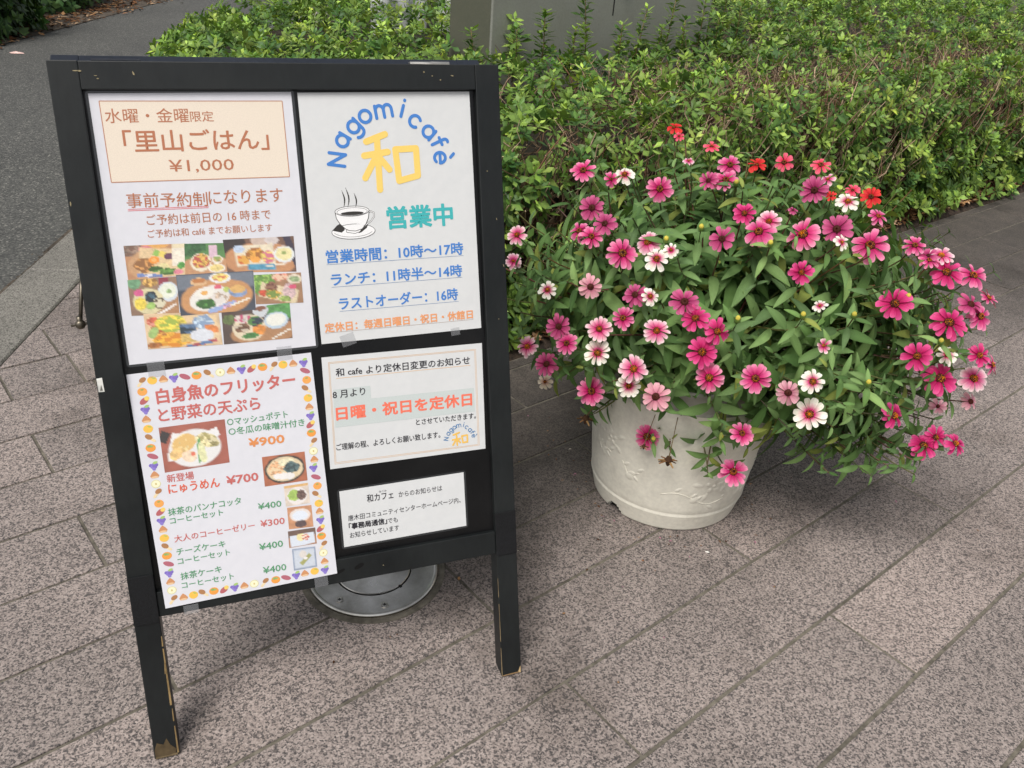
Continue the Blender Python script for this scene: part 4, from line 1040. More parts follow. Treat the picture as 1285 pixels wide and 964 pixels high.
photo(1, SH['pc'], '6a4a3a', [('e', .1, .1, .2, .4, 0, '2a2020', .2), ('e', .5, .65, .52, .52, 0, 'c08458', .08), ('e', .5, .05, .12, .2, 0, 'c8b0a0', .1), ('e', .68, .08, .1, .14, 0, 'd0c4c0', .1), ('r', .96, .4, .05, .6, -.35, '30283a', .1), ('r', .42, .5, .28, .3, -.05, 'e4d6b8', .1), ('e', .25, .62, .09, .15, 0, 'd86a30', .4, 'e0a040'), ('e', .42, .48, .14, .2, 0, 'd09038', .5, 'a06028'), ('e', .42, .62, .07, .1, 0, 'f0a040', .1), ('e', .6, .55, .09, .18, 0, 'e8c860', .4, 'd06a80'), ('e', .2, .3, .08, .12, 0, 'b8c8e0', .2), ('r', .5, .86, .2, .08, 0, '4a90b0', .3), ('r', .7, .8, .14, .02, -.1, 'eee0c8', .05), ('e', .84, .5, .15, .24, 0, 'e4e8e8', .05), ('e', .84, .48, .12, .18, 0, 'ece0a0', .15), ('e', .84, .46, .04, .05, 0, '9ab060', .3)], 50, seed=3)
photo(1, SH['pd'], '8a6a54', [('e', .12, .1, .14, .16, 0, '6a9a70', .3), ('e', .45, .1, .16, .14, 0, 'd0a050', .5, '8a6030'), ('r', .72, .08, .1, .12, 0, '8a3040', .1), ('e', .75, .9, .5, .35, -.5, 'a87850', .1), ('e', .8, .38, .21, .26, 0, 'cfd8e0', .05), ('e', .8, .36, .17, .2, 0, 'e8ecd8', .08), ('e', .82, .38, .05, .07, 0, '90b070', .4), ('e', .38, .62, .32, .36, 0, 'd8cc9c', .1), ('e', .2, .38, .1, .1, 0, 'c85080', .2), ('e', .22, .68, .12, .18, 0, 'e8cc48', .3), ('e', .44, .5, .12, .16, 0, '3a5a6a', .4, '202830'), ('e', .6, .68, .12, .14, 0, '50402c', .6, 'd8d0b0'), ('e', .42, .75, .09, .1, 0, '9abf60', .3), ('r', .72, .88, .26, .03, -.5, 'ece4dc', .02)], 36, seed=4)
photo(1, SH['pg'], 'd8b890', [('r', .5, .5, .46, .4, 0, 'e8c898', .1), ('e', .12, .25, .1, .14, 0, 'd05a40', .4, 'e0907a'), ('e', .22, .55, .15, .25, 0, 'e0a040', .5, 'a8582a'), ('e', .35, .3, .2, .25, 0, 'e8d048', .4, '9ab040'), ('e', .1, .55, .06, .18, .5, '9aba68', .2), ('e', .35, .78, .28, .2, 0, 'e8a830', .4, 'd88020'), ('r', .56, .48, .11, .16, 0, '4a6484', .6, '20303c'), ('r', .56, .74, .11, .12, 0, 'd8b460', .3), ('e', .78, .3, .14, .22, 0, 'b8ccdc', .4, '8098b8'), ('e', .88, .5, .1, .12, .4, 'e08040', .2), ('e', .74, .68, .16, .18, 0, 'd8dce4', .1), ('r', .72, .93, .22, .05, -.2, 'b04a50', .3, '5070a0'), ('e', .1, .9, .1, .08, 0, '9a5a28', .4)], 50, seed=5)
photo(1, SH['ph'], '4a3a34', [('e', .1, .28, .09, .14, 0, '5a6a3a', .4), ('r', .85, .2, .2, .25, 0, '4c8a44', .4), ('e', .6, .75, .5, .35, 0, 'a87850', .1), ('e', .56, .12, .11, .2, 0, 'c8ccd0', .05), ('e', .56, .06, .09, .07, 0, '7a4a34', .1), ('e', .38, .58, .24, .38, 0, 'e0cfae', .06), ('e', .3, .3, .12, .12, 0, 'd8c8c0', .3, 'c05070'), ('e', .28, .58, .12, .14, 0, '6a4a34', .6, 'c8b8a0'), ('e', .48, .42, .11, .15, 0, '28303c', .4, '4a7a3a'), ('e', .52, .68, .1, .14, 0, 'e08838', .3), ('e', .4, .82, .12, .08, 0, '3f7a3a', .4), ('e', .78, .45, .18, .24, 0, 'b8ccdc', .05), ('e', .78, .43, .15, .18, 0, 'e8e8dc', .05), ('r', .85, .84, .16, .02, -.4, 'ece8dc', .02)], 48, seed=6)
photo(1, SH['pf'], '9a7050', [('e', .15, .3, .3, .4, 0, '88b050', .5, '5a8838'), ('e', .55, .1, .18, .14, 0, 'd8806a', .4, 'e8c0a0'), ('e', .85, .2, .16, .16, 0, 'e0d0b8', .1), ('e', .85, .2, .11, .1, 0, '8aa070', .4), ('r', .5, .65, .4, .25, .25, 'dcc8a0', .1), ('e', .35, .45, .12, .18, 0, '6a3a30', .4, '8a6048'), ('e', .18, .62, .1, .12, 0, 'c84a30', .3), ('e', .38, .68, .16, .16, 0, 'd8a848', .5, '70883a'), ('e', .72, .6, .14, .26, 0, 'd0b0b0', .3), ('e', .8, .45, .08, .08, 0, 'd04a6a', .1), ('e', .62, .85, .12, .1, 0, '90a850', .4)], 36, seed=7)
photo(1, SH['pe'], '3a404c', [('r', .5, .2, .5, .18, 0, '68707c', .1), ('e', .5, .62, .48, .46, -.08, 'c48a56', .08), ('e', .28, .2, .11, .1, 0, 'dcb080', .1), ('e', .28, .17, .09, .06, 0, 'b87038', .05), ('e', .56, .13, .14, .13, 0, 'e8e8e8', .03), ('e', .56, .12, .11, .09, 0, 'ecd070', .3, 'd0704a'), ('e', .4, .62, .27, .3, -.25, 'e8e4dc', .03), ('e', .34, .48, .12, .12, 0, 'f0ece0', .05), ('e', .34, .48, .045, .05, 0, 'eaa850', .05), ('e', .52, .62, .14, .14, -.3, 'c0a890', .4, 'e0d8d0'), ('e', .33, .75, .13, .12, 0, '4c8a3a', .5, '2e5a24'), ('e', .52, .35, .05, .06, 0, 'd85a70', .1), ('e', .63, .42, .04, .07, 0, 'b8c860', .1), ('e', .78, .5, .13, .13, 0, '8098c0', .3), ('e', .78, .44, .1, .1, 0, 'd8a860', .15), ('r', .56, .86, .2, .06, -.3, 'c8a0c0', .4, '90a8d8'), ('r', .8, .76, .14, .022, -.32, 'f0ead8', .02)], 54, seed=8)
photo(3, SH['q1'], '9a5040', [('r', .06, .22, .07, .12, .5, '2a2424', .1), ('e', .5, .55, .40, .42, 0, 'e4e2e0', .03), ('r', .3, .3, .14, .1, .3, 'e8e6e4', .02), ('r', .75, .3, .14, .1, -.3, 'e8e6e4', .02), ('r', .18, .68, .1, .1, 0, 'e8e6e4', .02), ('e', .34, .42, .2, .2, -.5, 'eed08e', .25, 'e0b468'), ('e', .22, .62, .12, .12, -.5, 'ecc078', .25), ('e', .7, .42, .18, .16, .5, 'e6d8a0', .35, 'a89c60'), ('e', .78, .45, .1, .08, .7, '8a8050', .6, 'd8cca0'), ('e', .4, .72, .12, .12, .3, 'ecd0b0', .2), ('e', .56, .62, .035, .3, .08, '5a9a58', .15), ('e', .6, .68, .06, .24, -.1, 'e0e0a8', .2), ('e', .46, .68, .03, .05, 0, 'dc6a50', .1)], 50, seed=9)
photo(3, SH['q2'], 'a85c3c', [('e', .5, .5, .47, .47, 0, '2c2822', .1), ('e', .5, .5, .42, .41, 0, 'ddc7a0', .08), ('e', .3, .45, .18, .24, 0, 'e0a878', .5, 'e8cca0'), ('e', .55, .28, .2, .14, 0, 'e8e0b8', .25), ('e', .66, .48, .2, .19, 0, '34484a', .6, '506868'), ('e', .46, .74, .13, .12, 0, 'ece8e4', .03), ('e', .6, .76, .12, .11, 0, 'e8e4e0', .03), ('e', .32, .72, .1, .1, 0, 'ece8e4', .03)], 40, seed=10)
photo(3, SH['q3'], 'd8c8b8', [('r', .5, .05, .5, .08, 0, 'd8a868', .1), ('e', .5, .55, .42, .42, 0, 'e8e0dc', .03), ('e', .38, .5, .25, .28, 0, '9cbc54', .25), ('e', .68, .55, .2, .26, 0, '4a3430', .5, '6a5048')], 24, seed=11)
photo(3, SH['q4'], 'c0845c', [('e', .5, .4, .42, .3, 0, 'e4d8d0', .05), ('e', .5, .42, .32, .22, 0, 'dce4f0', .03), ('e', .5, .8, .24, .16, 0, '4a3838', .2)], 24, seed=12)
photo(3, SH['q5'], '60483c', [('r', .5, .75, .55, .32, 0, 'a06c48', .15), ('r', .5, .62, .44, .34, -.05, 'd4dce8', .04), ('e', .45, .45, .16, .22, 0, 'ecdc9c', .1), ('e', .62, .48, .14, .2, 0, 'c05048', .3, 'ece0c8')], 28, seed=13)
photo(3, SH['q6'], '8a98b0', [('r', .5, .5, .44, .42, 0, 'c4ccd8', .05), ('e', .45, .3, .16, .18, 0, 'd8d0c8', .08), ('r', .55, .55, .3, .09, -.75, '9a9a54', .1), ('e', .55, .5, .08, .08, 0, 'e8e4e0', .03)], 24, seed=14)

# ------------------------------------------------------------------ the pot
PX, PY = 0.3165, 1.3650
pot = tag(empty('flower_pot', (PX, PY, 0)), 'large round ivory plastic flower pot with raised blossom relief, full of pink zinnias', 'flower pot')
def potr(z):                              # outer radius at height z
    if z < 0.040: return 0.1395 + 0.010 * (z / 0.040)
    return 0.1480 + 0.0215 * ((z - 0.042) / 0.225) ** 0.9
prof = [(0.128, 0.004), (0.1365, 0.0), (0.1395, 0.003)] + [(0.1395 + 0.008 * i / 16, 0.003 + 0.033 * i / 16) for i in range(1, 17)] + [ (0.1490, 0.0400), (0.1468, 0.0425), (0.1482, 0.0455)]
prof += [(potr(z), z) for z in np.linspace(0.055, 0.262, 14)] + [(0.1700, 0.266)]
K = 180
b = MB()
b.lathe(prof, K)
# drainage notch cut from the foot
keep_f, keep_c, keep_m = [], [], []
na = math.radians(221)
for f, c, mi in zip(b.f, b.c, b.m):
    q = [b.v[i] for i in f]
    z = sum(p[2] for p in q) / 4; a = math.atan2(sum(p[1] for p in q), sum(p[0] for p in q)) % (2 * math.pi)
    half = 0.115 * math.sqrt(max(0, 1 - (z / 0.020) ** 2))
    if z < 0.020 and abs(a - na) < half: continue
    keep_f.append(f); keep_c.append(c); keep_m.append(mi)
b.f, b.c, b.m = keep_f, keep_c, keep_m
b.build('pot_body', M_pot, pot, smooth=True, colors=False)
b = MB(); b.lathe([(0.130, 0.001), (0.134, 0.03), (0.140, 0.045)], K)
b.build('inner_wall', M_dark, pot, smooth=True, colors=False)
b = MB()
b.lathe([(0.1700, 0.2655), (0.1655, 0.2665), (0.1650, 0.270), (0.1660, 0.300), (0.1675, 0.304), (0.1660, 0.308), (0.164, 0.308), (0.162, 0.303), (0.160, 0.27), (0.158, 0.24)], K)
b.build('rim', M_rim, pot, smooth=True, colors=False)
b = MB(); b.lathe([(0.161, 0.272), (0.12, 0.283), (0.06, 0.287), (0.001, 0.288)], 48)
b.build('soil', M_soil, pot, smooth=True, colors=False)
# raised ornament on the wall: rosettes, leaves and trailing stems
def onpot(a, z, lift=0.0):
    r = potr(z) + lift
    return Vector((r * math.cos(a), r * math.sin(a), z))
def relief_blob(b, a, z, la, lz, rot, h=0.0028):
    h *= 0.6
    """a raised leaf or petal lying on the wall: la along, lz across (metres)"""
    r = potr(z); n = 10; ring_o, ring_i = [], []
    for i in range(n):
        t = 2 * math.pi * i / n
        for k, ls, lf in ((1.0, ring_o, -0.0006), (0.62, ring_i, h * 0.75)):
            x, y = la * math.cos(t) * k, lz * math.sin(t) * k
            ls.append(onpot(a + (x * math.cos(rot) - y * math.sin(rot)) / r, z + x * math.sin(rot) + y * math.cos(rot), lf))
    c = onpot(a, z, h)
    b.mesh(ring_o + ring_i + [c], [(i, (i + 1) % n, n + (i + 1) % n, n + i) for i in range(n)] + [(n + i, n + (i + 1) % n, 2 * n) for i in range(n)])
def relief_line(b, pts, w=0.0009):
    b.tube([onpot(a, z, 0.0002) for a, z in pts], w, 6)
def blossom(a, z, s=1.0):
    b = MB()
    for i in range(5):
        t = 2 * math.pi * i / 5 + 0.3
        relief_blob(b, a + 0.011 * s * math.cos(t) / potr(z), z + 0.011 * s * math.sin(t), 0.0075 * s, 0.0052 * s, t, 0.0022)
    relief_blob(b, a, z, 0.004 * s, 0.004 * s, 0, 0.0032)
    return b
for a, z, s in ((math.radians(291), 0.112, 1.15), (math.radians(303), 0.122, 1.0), (math.radians(203), 0.195, 1.25), (math.radians(215), 0.165, 1.0)):
    b = blossom(a, z, s)
    for i in range(5):
        t = 0.5 + 2 * math.pi * i / 5
        relief_blob(b, a + 0.028 * s * math.cos(t) / potr(z), z + 0.024 * s * math.sin(t), 0.013 * s, 0.006 * s, t, 0.0018)
    b.build('relief_blossom', M_pot, pot, smooth=True, colors=False)
for a0, z0, L, ph in ((256, 0.088, 46, 0), (226, 0.120, 14, 1.5), (306, 0.090, 22, 0.6), (200, 0.135, 16, 2.0), (330, 0.11, 25, 1)):
    b = MB(); pts = []
    for i in range(25):
        t = i / 24
        pts.append((math.radians(a0 + L * t), z0 + 0.010 * math.sin(ph + t * 6.5) - 0.012 * t))
    relief_line(b, pts)
    for i in (5, 11, 13, 18, 23):
        a, z = pts[i]
        relief_blob(b, a + 0.02, z + 0.008 * (1 if i % 2 else -1), 0.010, 0.0045, 0.7 * (1 if i % 2 else -1), 0.0018)
    relief_blob(b, pts[12][0], pts[12][1], 0.011, 0.010, 0.3, 0.0022)
    b.build('relief_vine', M_pot, pot, smooth=True, colors=False)

# ------------------------------------------------------------------ zinnia plants in the pot
GREENS_Z = [srgb('7b9a60'), srgb('69894f'), srgb('8aa86a'), srgb('597a45'), srgb('749260')]
def leafmesh(L, w, fold, droop, cols, nl=5, tipcol=None, name='leaf'):
    """lance shaped leaf along +x, folded on the midrib and drooping, top side +z"""
    V, F, C = [], [], []
    for i in range(nl + 1):
        t = i / nl
        ww = w * (math.sin(math.pi * min(1, t * 0.94 + 0.03)) ** 0.8) * (1.12 - 0.45 * t)
        x = L * (math.sin(droop * t) / droop if droop else t); z = -L * (1 - math.cos(droop * t)) / max(droop, 1e-3)
        for s in (-1, 0, 1):
            V.append((x, s * ww * 0.5 * math.cos(fold), z + abs(s) * ww * 0.5 * math.sin(fold)))
            k = 1.0 if s else 1.22
            C.append([q * k * (0.92 + 0.16 * t) for q in cols])
    for i in range(nl):
        for s in (0, 1):
            a = i * 3 + s; F.append((a, a + 3, a + 4, a + 1))
    return np.array(V), np.array(F), np.array(C)
ZL = []
for i in range(12):
    c = GREENS_Z[i % 5]
    if i == 7: c = srgb('8f9a50')
    k = RNG.uniform(0.72, 1.0)
    ZL.append(leafmesh(1.0, RNG.uniform(0.29, 0.40), RNG.uniform(0.12, 0.42), RNG.uniform(0.25, 1.1), [q * k for q in c]))
def mk(name, VFC, m_, smooth=True):
    V, F, C = VFC
    me = bpy.data.meshes.new(name); me.from_pydata([tuple(v) for v in V], [], [tuple(f) for f in F])
    at = me.color_attributes.new('Col', 'FLOAT_COLOR', 'POINT')
    a = np.ones((len(V), 4), np.float32); a[:, :3] = C; at.data.foreach_set('color', a.ravel())
    if smooth: me.polygons.foreach_set('use_smooth', [True] * len(F))
    me.materials.append(m_); me.update(); return me
ZLM = [mk('leaf', q, M_zleaf) for q in ZL]

def frame_from(d, up):
    d = Vector(d).normalized(); up = Vector(up)
    y = up.cross(d)
    if y.length < 1e-3: y = Vector((0, 1, 0)).cross(d)
    y.normalize(); z = d.cross(y)
    return Matrix(((d.x, y.x, z.x), (d.y, y.y, z.y), (d.z, y.z, z.z)))

plant = tag(empty('zinnia_plant', (PX, PY, 0.285)), 'bushy zinnia with pink, white and red daisy-like blooms spilling over the ivory pot', 'flowering plant')
PB = Vector((PX, PY, 0.285))
EC, ER = Vector((0.400, 1.480, 0.400)), Vector((0.47, 0.40, 0.255))      # crown of the plant: centre and half sizes
def ray(px, py):
    return (CF + CR * ((px - 642.5) / 1055.585) - CU * ((py - 482) / 1055.585)).normalized()
def hit(px, py):
    d = ray(px, py)
    o = Vector([(CAMP[i] - EC[i]) / ER[i] for i in range(3)]); q = Vector([d[i] / ER[i] for i in range(3)])
    A, B, Cc = q.dot(q), o.dot(q), o.dot(o) - 1
    disc = B * B - A * Cc
    t = (-B - math.sqrt(disc)) / A if disc > 0 else -B / A
    return CAMP + d * t, disc > 0
# every bloom: place in the photo, width, kind, turn of the face (right, up)
FL = '''732 214 35 p .1 .75;767 225 22 p 0 .2;784 219 29 w 0 .7;828 237 36 p 0 .3;743 261 37 d 0 .25;759 281 34 d 0 .3;727 290 31 p -.2 .5;742 297 34 p .1 .6;649 295 31 l -.1 .6;644 328 25 l -.1 .4;
781 318 46 p .1 .45;813 304 38 l 0 .5;824 325 36 w 0 .4;842 314 23 w .3 .6;741 360 36 f .1 .1;687 364 28 w 0 .3;797 370 35 d -.1 .1;816 372 27 w .2 .3;859 379 42 d 0 .2;873 400 40 h .1 .1;782 399 34 p 0 .1;701 410 36 d 0 0;752 413 37 l 0 .1;824 415 38 l 0 .1;900 416 39 h .2 .2;906 300 36 d 0 .3;916 207 32 p 0 .6;889 227 27 d -.3 .3;911 226 34 p 0 .5;934 268 31 h .2 .3;893 184 23 s .2 1.1;864 202 16 l 0 .9;846 160 23 r 0 .8;852 171 15 s .2 .9;
950 207 24 r 0 .5;984 204 26 s 0 .6;1030 207 26 s 0 1.1;1022 239 37 d -.1 .15;1039 225 21 l 0 .9;1043 246 14 r 0 .4;1064 253 31 w 0 .6;1070 239 21 s .3 .8;1093 247 27 r .1 .4;1102 272 27 p .5 .8;995 264 14 d 0 .6;965 278 33 l .1 .7;952 291 44 p 0 .55;1008 294 47 q .05 .5;1050 288 41 d .1 .4;1056 304 22 w .3 .9;1092 308 47 p .1 .4;1006 342 33 h 0 .2;1148 308 28 p .3 .9;1165 321 24 d .3 .9;1181 321 31 l .5 1.0;1166 327 26 p .3 .9;1188 342 42 h .2 .6;1221 346 38 p .6 .8;1218 382 34 d .6 .3;1240 374 28 p 1.0 .5;1230 397 35 p .7 .3;1123 381 43 h .1 .3;1191 405 46 h .3 .4;
1151 447 38 h .3 .2;1189 446 28 w .3 .4;1229 446 30 h .8 .2;1245 458 27 p 1.1 .2;1029 384 20 w -.2 .8;1034 434 22 l -1.0 0;948 475 42 p 0 0;989 493 37 f -.1 0;1020 479 35 w 0 .1;1016 520 44 w 0 .05;1122 522 37 h .5 0;1180 475 45 h .3 .2;1222 475 37 l .4 .5;1218 504 26 f .5 -.3;1177 510 22 f -.2 -.5;1159 559 38 h .4 .05;1174 549 30 h .7 .2;1199 557 31 h .7 .1;711 431 33 p 0 .2;662 435 32 l -.3 .4;686 457 36 d -.1 .1;684 479 24 c -.1 -.2;750 443 39 w 0 .1;
795 463 41 l 0 .1;789 484 34 w 0 0;742 491 42 p -.05 0;823 498 42 f 0 0;812 548 40 p 0 -.1;881 442 45 h 0 .2;890 474 43 q 0 .1;931 544 34 p .3 0;920 592 41 p 0 -.05;836 345 0 b 0 0'''
KIND = {'p': ('b4145e', 'de5090', 'ee98ba', 'y'), 'h': ('a40c4e', 'd22e78', 'e2609a', 'y'), 'd': ('96265a', 'c24a80', 'cc6c96', 'b'), 'l': ('c42670', 'ec90b4', 'f6dce0', 'y'), 'q': ('c81468', 'e65a96', 'f2a6c0', 'y'),
        'w': ('cc2a78', 'fbf0e8', 'fcfaf0', 'y'), 'f': ('c87890', 'e4a4b4', 'e8b4be', 'b'), 'r': ('c0121c', 'e03238', 'e84840', 'y'), 's': ('d82c50', 'ee5a78', 'f07088', 'y'), 'c': ('c8a090', 'e8dcc8', 'ecdcd0', 'y')}
def petal(kind, Lp, wp, curl, cup, j=0):
    c0, c1, c2, _ = KIND[kind]
    c0, c1, c2 = (np.array(srgb(c)) for c in (c0, c1, c2))
    V, F, C = [], [], []
    prof_ = [(0.0, .30), (.18, .50), (.42, .80), (.66, 1.0), (.86, .94), (.97, .66), (.995, .28)]
    for i, (t, ww) in enumerate(prof_):
        z = cup * t - curl * t * t
        for s in (-1, -.5, 0, .5, 1):
            V.append((Lp * t, s * wp * .5 * ww, Lp * z + (abs(s) ** 2) * wp * .10 + (-0.03 * wp if abs(s) == .5 else 0)))
            tt = t + 0.10 * abs(s)
            c = c0 + (c1 - c0) * min(1, max(0, tt - .24) / .38) if tt < .62 else c1 + (c2 - c1) * min(1, (tt - .62) / .35)
            C.append(c * (0.90 if abs(s) == .5 else 1.0))
    for i in range(6):
        for s in range(4):
            a = i * 5 + s; F.append((a, a + 5, a + 6, a + 1))
    return np.array(V), np.array(F), np.array(C)
PET = {}
for k in KIND:
    PET[k] = [petal(k, 0.0225, 0.0100, RNG.uniform(.15, .40), RNG.uniform(.05, .30)) for _ in range(4)]
PETM = {}
def disc_mesh(kind):
    """button of the bloom: dark dome of scales with a ring of little yellow florets"""
    V, F, C = [], [], []
    yel = KIND[kind][3] == 'y'
    dark = np.array(srgb('5a2c24')); mid = np.array(srgb('7a3a2a')); ora = np.array(srgb('f08c1c')); yl = np.array(srgb('f8b030'))
    R0, H0 = 0.0064, 0.0052
    for ring_ in range(5):
        n = (1, 6, 10, 14, 16)[ring_]; rr = R0 * ring_ / 4.0; hh = H0 * math.cos(ring_ / 4 * math.pi / 2 * 0.9)
        for i in range(n):
            a = 2 * math.pi * i / n + ring_ * 0.5 + RNG.normal(0, 0.06)
            x, y = rr * math.cos(a), rr * math.sin(a)
            if yel and ring_ in (1, 2, 3) and (ring_ > 1 or kind in 'wlqh') and RNG.random() < (.97 if kind in 'wlqp' else .80): col = (ora, yl)[RNG.integers(2)]
            elif yel and kind in 'wcl' and RNG.random() < .5: col = ora
            else: col = (dark, mid)[RNG.integers(2)] * RNG.uniform(.7, 1.3)
            s = (0.0015 if col is ora or col is yl else 0.0011) * RNG.uniform(.8, 1.2); up = 0.0022 * RNG.uniform(.7, 1.2)
            b0 = len(V)
            for t in range(4):
                an = t * math.pi / 2 + a
                V.append((x + s * math.cos(an), y + s * math.sin(an), hh - .001)); C.append(col * .8)
            V.append((x * 1.12, y * 1.12, hh + up)); C.append(col * 1.15)
            F += [(b0 + t, b0 + (t + 1) % 4, b0 + 4, b0 + 4) for t in range(4)]
    # core dome
    n = 12; b0 = len(V)
    for j, (r_, z_) in enumerate(((.0070, -.001), (.0066, .0018), (.0045, .0042), (.0018, .0052))):
        for i in range(n): V.append((r_ * math.cos(6.2832 * i / n), r_ * math.sin(6.2832 * i / n), z_)); C.append(dark * .8)
    for j in range(3):
        for i in range(n): F.append((b0 + j * n + i, b0 + j * n + (i + 1) % n, b0 + (j + 1) * n + (i + 1) % n, b0 + (j + 1) * n + i))
    F3 = [tuple(dict.fromkeys(f)) for f in F]
    return V, F3, C
DM = {k: [mk('flower_centre', disc_mesh(k), M_petal, False) for _ in range(3)] for k in KIND}
b = MB(); b.lathe([(0.0012, -0.016), (0.0017, -0.011), (0.0042, -0.009), (0.0064, -0.0045), (0.0062, -0.0005), (0.002, 0.0)], 10, col=srgb('5f7f48'))
CALYX = b.build('flower', M_zleaf, plant, smooth=True); CALM = CALYX.data; bpy.data.objects.remove(CALYX)

stems = MB(); leaves = []                 # leaves: (matrix 4x4, mesh index, screen score)
def put_leaf(p, d, up, L):
    M3 = frame_from(d, up)
    leaves.append((p.copy(), M3, L, int(RNG.integers(12))))
def grow(tip, axis, base=None, n_pairs=5, lead=0.028, L0=0.030, L1=0.070, first=True, r0=0.0022):
    """stem from the pot to tip, arriving along axis, with crossed pairs of leaves below the tip"""
    if base is None:
        a = RNG.uniform(0, 6.283); rr = 0.11 * math.sqrt(RNG.random())
        base = Vector((PX + rr * math.cos(a), PY + rr * math.sin(a), 0.285))
    dist = (tip - base).length
    p1 = base + Vector((0, 0, 1)) * dist * 0.35 + (tip - base) * 0.1
    p2 = tip - axis * dist * 0.38
    P = []
    for i in range(13):
        t = i / 12
        P.append(base * (1 - t) ** 3 + p1 * 3 * t * (1 - t) ** 2 + p2 * 3 * t * t * (1 - t) + tip * t ** 3)
    stems.tube(P, [r0 - (r0 - 0.0011) * i / 12 for i in range(13)], 5, col=[q * RNG.uniform(.6, 1) for q in srgb('6c7048' if RNG.random() < .7 else '7a5a48')], cap=False)
    # walk back from the tip
    seg = [(P[i + 1] - P[i]).length for i in range(12)]
    tot = sum(seg)
    def at(s):
        s = tot - s
        for i in range(12):
            if s <= seg[i] or i == 11: return P[i].lerp(P[i + 1], max(0, min(1, s / seg[i]))), (P[i + 1] - P[i]).normalized()
            s -= seg[i]
    s = lead; ph = RNG.uniform(0, 3.14)
    for j in range(n_pairs):
        if s > tot * 0.86: break
        p, ax = at(s)
        o = ax.orthogonal().normalized(); o2 = ax.cross(o)
        k = min(1, j / 3.0); L = (L0 + (L1 - L0) * k) * RNG.uniform(.82, 1.2)
        for sg in (0, math.pi):
            a = ph + sg + RNG.normal(0, .18)
            side = o * math.cos(a) + o2 * math.sin(a)
            d = side * 1.0 + ax * RNG.uniform(.25, .75) + Vector((0, 0, -0.10))
            put_leaf(p, d, ax + Vector((0, 0, 0.25)), L * RNG.uniform(.88, 1.1))
        ph += math.pi / 2 + RNG.normal(0, .15)
        s += RNG.uniform(0.026, 0.042)

flowers = []
for it in FL.replace('\n', '').split(';'):
    q = it.split()
    if len(q) < 6 or q[3] == 'b': continue
    px, py, sz, kd, fr, fu = float(q[0]), float(q[1]), float(q[2]), q[3], float(q[4]), float(q[5])
    p, ok = hit(px, py)
    flowers.append((p, (p - CAMP).length, sz, kd, fr, fu, px, py))
order = sorted(range(len(flowers)), key=lambda i: -flowers[i][2])
big = set(order[:26])
colword = {'p': 'pink', 'h': 'deep pink', 'd': 'dusky pink', 'l': 'pale pink', 'q': 'pink with pale tips', 'w': 'white with a pink throat', 'f': 'faded salmon pink', 'r': 'red', 's': 'coral red', 'c': 'fading cream'}
for i, (p, dist, sz, kd, fr, fu, px, py) in enumerate(flowers):
    width = sz / 1055.585 * dist * 0.90
    sc = width / 0.0520
    toc = (CAMP - p).normalized()
    nrm = (toc + CR * (fr + RNG.normal(0, .16)) + CU * (fu * 0.75 + RNG.normal(0, .14)) + Vector((0, 0, 0.10))).normalized()
    fl = bpy.data.objects.new('flower', CALM); COL.objects.link(fl); fl.parent = plant
    q = nrm.to_track_quat('Z', 'Y')
    Mf = Matrix.Translation(p - PB) @ q.to_matrix().to_4x4() @ Matrix.Rotation(RNG.uniform(0, 6.28), 4, 'Z') @ Matrix.Diagonal((sc, sc, sc, 1))
    fl.matrix_local = Mf
    fl['label'] = colword[kd] + ' zinnia bloom'
    dm = bpy.data.objects.new('flower_centre', DM[kd][int(RNG.integers(3))]); COL.objects.link(dm); dm.parent = fl
    if sz < 26: dm.scale = (.8, .8, .9)
    np_ = int(RNG.integers(12, 15)) if kd not in 'wrs' else int(RNG.integers(9, 13))
    if sz < 25: np_ = 8
    VV, FF, CC = [], [], []; off_ = 0
    tilt0 = RNG.uniform(-0.10, 0.22) + (0.25 if kd in 'f' else 0)
    for j in range(np_):
        a = 2 * math.pi * j / np_ + RNG.normal(0, .07)
        lay = j % 2
        ls = RNG.uniform(.86, 1.08) * (1.0 if lay else .94)
        ti = tilt0 + (0.14 if lay else -0.05) + RNG.normal(0, .09)
        v = int(RNG.integers(4))
        Mp = Matrix.Rotation(a, 4, 'Z') @ Matrix.Translation((0.0040, 0, 0.0008 - 0.0010 * lay)) @ Matrix.Rotation(ti, 4, 'Y') @ Matrix.Rotation(RNG.normal(0, .22), 4, 'X') @ Matrix.Diagonal((ls, ls * RNG.uniform(.86, 1.12) * (12.5 / np_) ** .6, ls, 1))
        if i in big:
            if (kd, v) not in PETM: PETM[kd, v] = mk('petal', PET[kd][v], M_petal)
            o = bpy.data.objects.new('petal', PETM[kd, v]); COL.objects.link(o); o.parent = fl; o.matrix_local = Mp
        else:
            V, F, C = PET[kd][v]
            R3 = np.array(Mp)[:3]
            VV.append(V @ R3[:, :3].T + R3[:, 3]); FF.append(F + off_); CC.append(C * RNG.uniform(.92, 1.08)); off_ += len(V)
    if VV: tag(npmesh('petals', np.concatenate(VV), np.concatenate(FF), np.clip(np.concatenate(CC), 0, 1), M_petal, fl), kind='stuff')
    ax = (nrm * 0.55 + (p - EC).normalized() * 0.6 + Vector((0, 0, 0.45))).normalized()
    grow(p - nrm * 0.014 * sc, (nrm * .8 + ax * .5).normalized(), n_pairs=5, lead=0.030, L0=0.034)
